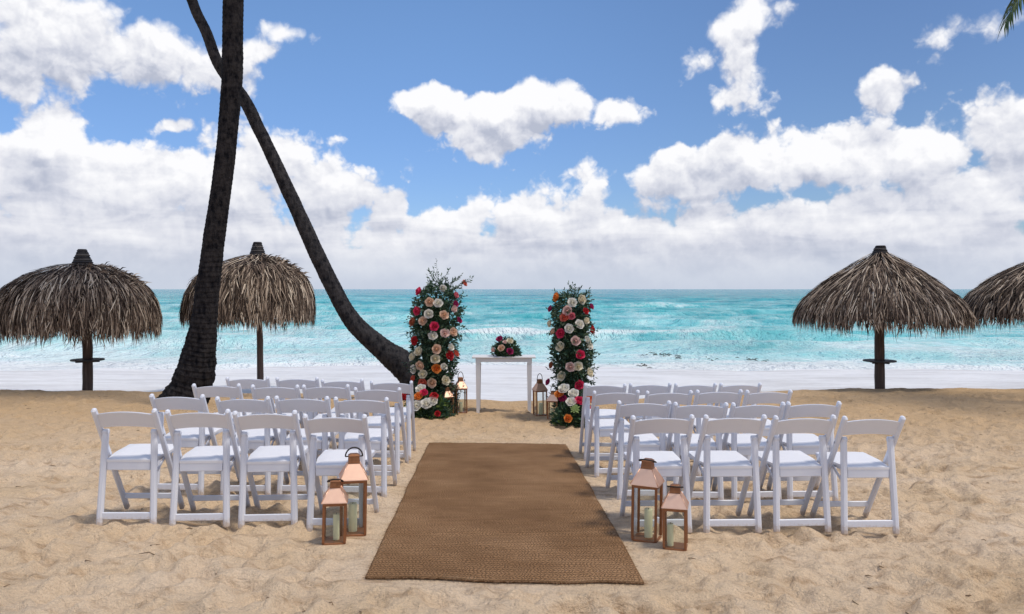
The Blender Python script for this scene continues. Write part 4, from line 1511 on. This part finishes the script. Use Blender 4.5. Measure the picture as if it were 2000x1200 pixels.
def flower_column(cx, py, top_py, env, roses, label, seed, top_sprays, n_leaf):
    """env: list of (row, left column, right column) of the dense greenery"""
    r = random.Random(seed)
    d = gd(py) + 0.22
    s = d / F
    x0 = X(cx, d)
    gz = -SLOPE * d
    root = empty('flower_column', (x0, d, gz))
    tag(root, label, 'flower column', 'floral columns beside the altar table')
    ev = sorted([(Z(y_, d) - gz, (a - cx) * s, (b_ - cx) * s) for y_, a, b_ in env])
    ez = [e[0] for e in ev]; ea = [e[1] for e in ev]; eb = [e[2] for e in ev]
    zmax = ez[-1]
    # hidden stand, and an added dark core that stops light showing through
    mb = MB(); mb.tube([(0, 0, -0.02), (0, 0, zmax * 0.95)], 0.02, 8); mb.lathe([(0.16, -0.01), (0.16, 0.012), (0.02, 0.014)], 16); mb.build('stand', M['black_iron'], root)
    mb = MB()
    NA, NS = 14, 22
    vs = []
    for i in range(NS):
        z = 0.04 + (zmax * 0.90 - 0.04) * i / (NS - 1)
        a_, b_ = np.interp(z, ez, ea), np.interp(z, ez, eb)
        c_, h_ = (a_ + b_) / 2, (b_ - a_) / 2 * 0.68
        if i in (0, NS - 1): h_ *= 0.3
        for j in range(NA):
            th = 2 * math.pi * j / NA
            k_ = h_ * r.uniform(0.75, 1.15)
            vs.append((c_ + k_ * math.cos(th), k_ * math.sin(th), z + r.uniform(-.02, .02)))
    fs = [(i * NA + j, i * NA + (j + 1) % NA, (i + 1) * NA + (j + 1) % NA, (i + 1) * NA + j) for i in range(NS - 1) for j in range(NA)]
    mb.add(vs, fs, False)
    mb.build('dark_core', M['dark_fill'], root)
    mbl, mbs = MB(), MB()
    for i in range(n_leaf):
        z = zmax * (r.random())
        a_, b_ = np.interp(z, ez, ea), np.interp(z, ez, eb)
        c_, h_ = (a_ + b_) / 2, (b_ - a_) / 2
        th = r.uniform(0, 2 * math.pi)
        q = (0.45 + 0.55 * math.sqrt(r.random())) * h_ * (1 + 0.12 * math.sin(z * 9 + th * 2))
        p = Vector((c_ + q * math.cos(th), q * math.sin(th), z))
        out = Vector((math.cos(th), math.sin(th), r.uniform(-0.6, 0.9)))
        leaf(mbl, p, out + Vector((r.gauss(0, .6), r.gauss(0, .6), r.gauss(0, .5))), r.uniform(0.045, 0.085), r.uniform(0.018, 0.036), r)
    for i in range(120):
        z = zmax * r.uniform(0.05, 1.0)
        a_, b_ = np.interp(z, ez, ea), np.interp(z, ez, eb)
        c_, h_ = (a_ + b_) / 2, (b_ - a_) / 2
        th = r.uniform(0, 2 * math.pi)
        p = Vector((c_ + 0.8 * h_ * math.cos(th), 0.8 * h_ * math.sin(th), z))
        spray(mbl, mbs, p, Vector((math.cos(th), math.sin(th), r.uniform(-0.5, 0.8))), r.uniform(0.09, 0.20), r, 0.05, 9)
    for (px1, py1, px2, py2) in top_sprays:
        for kk in range(3):
            p = Vector(((px1 - cx) * s + r.gauss(0, .02), r.gauss(0, 0.05), Z(py1, d) - gz))
            q = Vector(((px2 - cx) * s + r.gauss(0, .03), r.gauss(0, 0.08), Z(py2, d) - gz + r.gauss(0, 0.02)))
            spray(mbl, mbs, p, q - p, (q - p).length, r, 0.05, 16)
    tag(mbl.build('foliage', M['leaf_dark'], root), kind='stuff')
    tag(mbs.build('twigs', M['stem'], root), kind='stuff')
    for (px, py_, kk, sz) in roses:
        z = Z(py_, d) - gz
        a_, b_ = np.interp(z, ez, ea), np.interp(z, ez, eb)
        c_, h_ = (a_ + b_) / 2, max((b_ - a_) / 2, 0.06)
        x = (px - cx) * s
        u = max(-1.0, min(1.0, (x - c_) / (h_ * 1.05)))
        y = -h_ * 1.03 * math.sqrt(max(0.0, 1 - u * u)) - 0.012
        dr = Vector((u * 0.9, -math.sqrt(max(0.04, 1 - u * u * 0.8)), fr.uniform(-0.05, 0.5)))
        put_rose(root, kk, Vector((x, y, z)) + dr.normalized() * 0.012, dr, sz)
    return root


def c3(x, y): return 740 + x / 3.3333, 500 + y / 3.3333
RL = [(278, 235, 'hot'), (420, 212, 'white'), (548, 185, 'coral'), (495, 258, 'pink'), (352, 297, 'peach'), (400, 310, 'white'), (497, 315, 'magenta'), (275, 355, 'hot'), (345, 372, 'white'),
      (432, 385, 'peach'), (242, 430, 'rust'), (310, 424, 'peach'), (378, 457, 'hot'), (517, 423, 'magenta'), (437, 500, 'blush'), (482, 495, 'peach'), (368, 518, 'white'), (258, 547, 'red'),
      (388, 598, 'peach'), (280, 617, 'cream'), (462, 643, 'red'), (498, 637, 'coral'), (470, 590, 'white'), (380, 660, 'cream'), (240, 655, 'cream'), (292, 700, 'peach'), (387, 724, 'orange'),
      (250, 730, 'white'), (430, 710, 'white'), (308, 762, 'cream'), (242, 795, 'coral'), (305, 812, 'coral'), (362, 812, 'peach'), (437, 800, 'cream'), (490, 345, 'blush')]
small = {(548, 185), (498, 637), (430, 710), (242, 795), (495, 258), (470, 590), (420, 212), (517, 423), (490, 345), (497, 315)}
RLp = [(*c3(x, y), kk, 0.048 if (x, y) in small else 0.063) for x, y, kk in RL]
flower_column(852, 812, 520, [(815, 808, 888), (780, 812, 884), (740, 810, 886), (700, 808, 888), (650, 808, 893), (610, 810, 896), (585, 814, 893), (570, 824, 884), (558, 838, 872)],
              RLp, 'taller flower column of mixed roses with a feathery leafy top, left of the table', 21,
              [(860, 570, 852, 518), (858, 572, 838, 532), (862, 570, 880, 545), (865, 572, 892, 540), (870, 575, 912, 546), (855, 572, 866, 528), (845, 575, 836, 548), (860, 575, 890, 560), (880, 590, 905, 575), (822, 600, 806, 585), (816, 640, 800, 652), (815, 660, 802, 676), (890, 612, 904, 604), (890, 650, 898, 662), (875, 740, 890, 726), (870, 760, 892, 748)], 5200)
RR = [(1168, 270, 'orange'), (1250, 308, 'white'), (1305, 282, 'cream'), (1222, 352, 'blush'), (1128, 348, 'magenta'), (1372, 335, 'magenta'), (1330, 362, 'red'), (1205, 402, 'coral'),
      (1333, 420, 'cream'), (1123, 443, 'cream'), (1292, 447, 'white'), (1230, 472, 'white'), (1183, 500, 'hot'), (1140, 495, 'peach'), (1372, 483, 'red'), (1268, 548, 'blush'), (1182, 588, 'cream'),
      (1350, 580, 'white'), (1295, 640, 'hot'), (1133, 715, 'rust'), (1240, 714, 'blush'), (1283, 712, 'cream'), (1190, 778, 'cream'), (1355, 760, 'cream'), (1112, 825, 'magenta'), (1290, 828, 'hot'),
      (1245, 388, 'pink'), (1340, 545, 'white')]
small2 = {(1128, 348), (1372, 335), (1123, 443), (1140, 495), (1133, 715), (1112, 825), (1333, 420), (1330, 362), (1245, 388), (1340, 545)}
RRp = [(*c3(x, y), kk, 0.047 if (x, y) in small2 else 0.062) for x, y, kk in RR]
flower_column(1116, 821, 555, [(822, 1092, 1142), (790, 1088, 1144), (750, 1090, 1146), (715, 1084, 1150), (690, 1082, 1152), (650, 1082, 1150), (610, 1082, 1148), (590, 1086, 1144), (576, 1094, 1136)],
              RRp, 'shorter flower column of mixed roses, right of the table', 22,
              [(1118, 585, 1116, 556), (1112, 585, 1106, 566), (1122, 585, 1130, 563), (1130, 590, 1148, 570), (1140, 640, 1158, 632), (1142, 700, 1158, 690), (1138, 720, 1156, 712), (1092, 700, 1080, 694), (1090, 650, 1078, 656), (1095, 730, 1078, 738), (1140, 740, 1152, 748)], 4600)


def arrangement(cx, py, w_px, h_px, roses, label, seed, fresh, depth=0.20, name='flower_arrangement', zbase=None, dist=None, n_leaf=900, rs=0.078, grp_=None, lsz=0.065):
    r = random.Random(seed)
    d = dist if dist else gd(py) - 0.02
    s = d / F
    x0 = X(cx, d)
    gz = zbase if zbase is not None else -SLOPE * d
    root = empty(name, (x0, d, gz))
    tag(root, label, 'flower arrangement', grp_)
    hw, hh_ = w_px * s / 2, h_px * s
    mb = MB()
    vs = []; NA, NS = 14, 6
    for i in range(NS):
        t = i / (NS - 1)
        for j in range(NA):
            th = 2 * math.pi * j / NA
            k_ = math.cos(t * 1.45) * 0.72
            vs.append((hw * k_ * math.cos(th), depth * k_ * math.sin(th), hh_ * 0.7 * t + r.uniform(-.008, .008) * (i > 0)))
    fs = [(i * NA + j, i * NA + (j + 1) % NA, (i + 1) * NA + (j + 1) % NA, (i + 1) * NA + j) for i in range(NS - 1) for j in range(NA)]
    mb.add(vs, fs, False)
    mb.build('dark_core', M['dark_fill'], root)  # added dark core, keeps the gaps between leaves dark
    mbl, mbf = MB(), MB()
    for i in range(n_leaf):
        th = r.uniform(0, 2 * math.pi); t = math.asin(r.random())
        q = r.uniform(0.65, 1.0)
        p = Vector((hw * q * math.cos(t) * math.cos(th), depth * q * math.cos(t) * math.sin(th), max(0.012, hh_ * q * math.sin(t) * 0.92)))
        out = Vector((math.cos(th) * math.cos(t), math.sin(th) * math.cos(t), math.sin(t) + 0.2)) + Vector((r.gauss(0, .5), r.gauss(0, .5), r.gauss(0, .4)))
        if p.z + out.normalized().z * 0.06 < 0.004: out.z = abs(out.z) + 0.1
        leaf(mbf if r.random() < fresh else mbl, p, out, lsz * r.uniform(0.7, 1.3), lsz * r.uniform(0.35, 0.6), r)
    tag(mbl.build('foliage', M['leaf_dark'], root), kind='stuff')
    if mbf.v: tag(mbf.build('fresh_leaves', M['leaf_fresh'], root), kind='stuff')
    for (px, py_, kk, sz) in roses:
        x = (px - cx) * s
        z = Z(py_, d) - gz
        u = max(-1, min(1, x / (hw * 1.05))); v = max(0, min(1, z / (hh_ * 1.05)))
        y = -depth * math.sqrt(max(0.0, 1 - min(1, u * u + v * v))) - 0.02
        dr = Vector((u * 0.8, -0.9, v * 0.9 + 0.15))
        put_rose(root, kk, Vector((x, y, z)) + dr.normalized() * 0.004, dr, sz * 0.80)
    return root


def AR(lst, big=0.092): return [(*c3(x, y), kk, sz_) for x, y, kk, sz_ in lst]
arrangement(836, 815, 96, 52, AR([(275, 875, 'white', .09), (267, 912, 'orange', .075), (300, 892, 'hot', .07), (365, 910, 'red', .07), (260, 967, 'white', .095), (320, 958, 'white', .092),
                                  (360, 940, 'white', .08), (388, 1015, 'red', .05), (180, 920, 'red', .085), (205, 990, 'cream', .07), (200, 880, 'coral', .06)]),
            'low bunch of white, red and orange roses at the foot of the taller flower column', 31, 0.35, grp_='rose bunches at the column feet')
arr2 = arrangement(1120, 829, 88, 50, AR([(1207, 872, 'white', .09), (1178, 905, 'orange', .075), (1265, 905, 'white', .085), (1198, 935, 'magenta', .065), (1245, 950, 'white', .08), (1297, 945, 'hot', .08),
                                          (1225, 1045, 'orange', .065), (1370, 940, 'orange', .08), (1350, 985, 'pink', .06)]),
                   'low rose bunch with a green succulent at the foot of the shorter flower column', 32, 0.3, grp_='rose bunches at the column feet')
# succulent rosette
mb = MB()
for i in range(34):
    th = i * 2.39996; t = i / 34
    ln = 0.085 * (0.35 + 0.65 * t); el_ = 1.3 - 1.15 * t
    d_ = Vector((math.cos(th) * math.cos(el_), math.sin(th) * math.cos(el_), math.sin(el_)))
    s_ = Vector((-math.sin(th), math.cos(th), 0)) * 0.011
    u_ = s_.cross(d_).normalized() * 0.006
    p = d_ * 0.012; q = d_ * ln * 0.7; e_ = d_ * ln
    mb.add([p - s_ * .6, p + s_ * .6, q + s_, q - s_, e_, q - u_], [(0, 1, 2, 3), (3, 2, 4), (0, 3, 5), (1, 5, 2), (0, 5, 1), (3, 4, 5), (2, 5, 4)], False)
sc = mb.build('succulent', M['succulent'], arr2)
sx_, sy_ = c3(1270, 985)
da = arr2.location.y
sc.location = (X(sx_, da) - arr2.location.x, -0.19, Z(sy_, da) - arr2.location.z)
sc.rotation_euler = (R(55), 0, 0)


def c7(x, y): return 910 + x / 6.667, 640 + y / 6.667
arrangement(988, 694, 52, 38, [(*c7(445, 155), 'magenta', .062), (*c7(570, 183), 'cream', .058), (*c7(465, 265), 'peach', .062), (*c7(568, 305), 'magenta', .060), (*c7(365, 290), 'blush', .045), (*c7(510, 190), 'blush', .04)],
            'small dome of leaves and pink, cream and peach roses on the white table', 33, 0.1, 0.15, 'flower_centerpiece', tz + HT + 0.001, TD + 0.10, 620, .06, None, 0.06)

# bronze twig bunch between the left back lanterns
bt = empty('dried_branches', (X(888, 11.0), 11.12, -SLOPE * 11.1))
tag(bt, 'bronze leafed twigs leaning between the two lanterns left of the table', 'plant')
mbl, mbs = MB(), MB()
rb = random.Random(3)
for i in range(14):
    p = Vector((rb.gauss(0, .025), rb.gauss(0, .03), 0.0))
    spray(mbl, mbs, p, Vector((rb.gauss(0, .18), rb.gauss(0, .15), 1)), rb.uniform(0.35, 0.62), rb, 0.045, 13)
tag(mbl.build('leaves', M['leaf_bronze'], bt), kind='stuff')
mbs.build('twigs', M['stem'], bt)

# ------------------------------------------------------------------ scattered litter on the sand
mb = MB()
rl = random.Random(9)
for i in range(420):
    y = rl.uniform(3.2, 13.5) if i % 3 else rl.uniform(11, 14.2)
    x = rl.uniform(-1, 1) * (1.5 + 0.7 * y)
    if y > crest(x) - 0.05: continue
    z = ground(x, y)
    if quad_mask(np.array([x]), np.array([y]))[0] > 0: continue
    an = rl.uniform(0, 6.28); ln = rl.uniform(0.015, 0.05) if rl.random() < 0.9 else rl.uniform(0.05, 0.10)
    mb.tube([(x, y, z + 0.003), (x + math.cos(an) * ln * .5, y + math.sin(an) * ln * .5, z + 0.008), (x + math.cos(an + .4) * ln, y + math.sin(an + .4) * ln, z + 0.003)], [0.003, 0.0035, 0.0015], 4)
tw = mb.build('twig_litter', simple('twig', (0.24, 0.165, 0.10), 0.9, 0.5, 3))
tag(tw, 'dry twigs and crumbs scattered over the sand', 'litter', kind='stuff')

# dark weed drifting in the shallows
mb = MB()
for (px, py, sp) in ((1290, 694, 22), (1318, 699, 10), (1475, 703, 16), (1256, 715, 10), (1200, 712, 14), (1382, 702, 6)):
    d = F * (EYE - SEA_Z) / (py - HOR)
    for i in range(int(sp * 0.9)):
        x = X(px + rl.gauss(0, sp * 0.7), d); y = d + rl.gauss(0, 0.35)
        a = rl.uniform(0, 3.14); ln = rl.uniform(0.08, 0.28)
        z = SEA_Z + 0.03
        mb.tube([(x, y, z - 0.02), (x + math.cos(a) * ln * .5, y + math.sin(a) * ln * .5, z + rl.uniform(0.0, 0.015)), (x + math.cos(a) * ln, y + math.sin(a) * ln, z - 0.02)], [0.008, 0.016, 0.004], 5)
wd = mb.build('seaweed', simple('weed', (0.05, 0.055, 0.045), 0.6, 0.4, 4))
tag(wd, 'dark strands of weed floating in the shallow water', 'seaweed', kind='stuff')
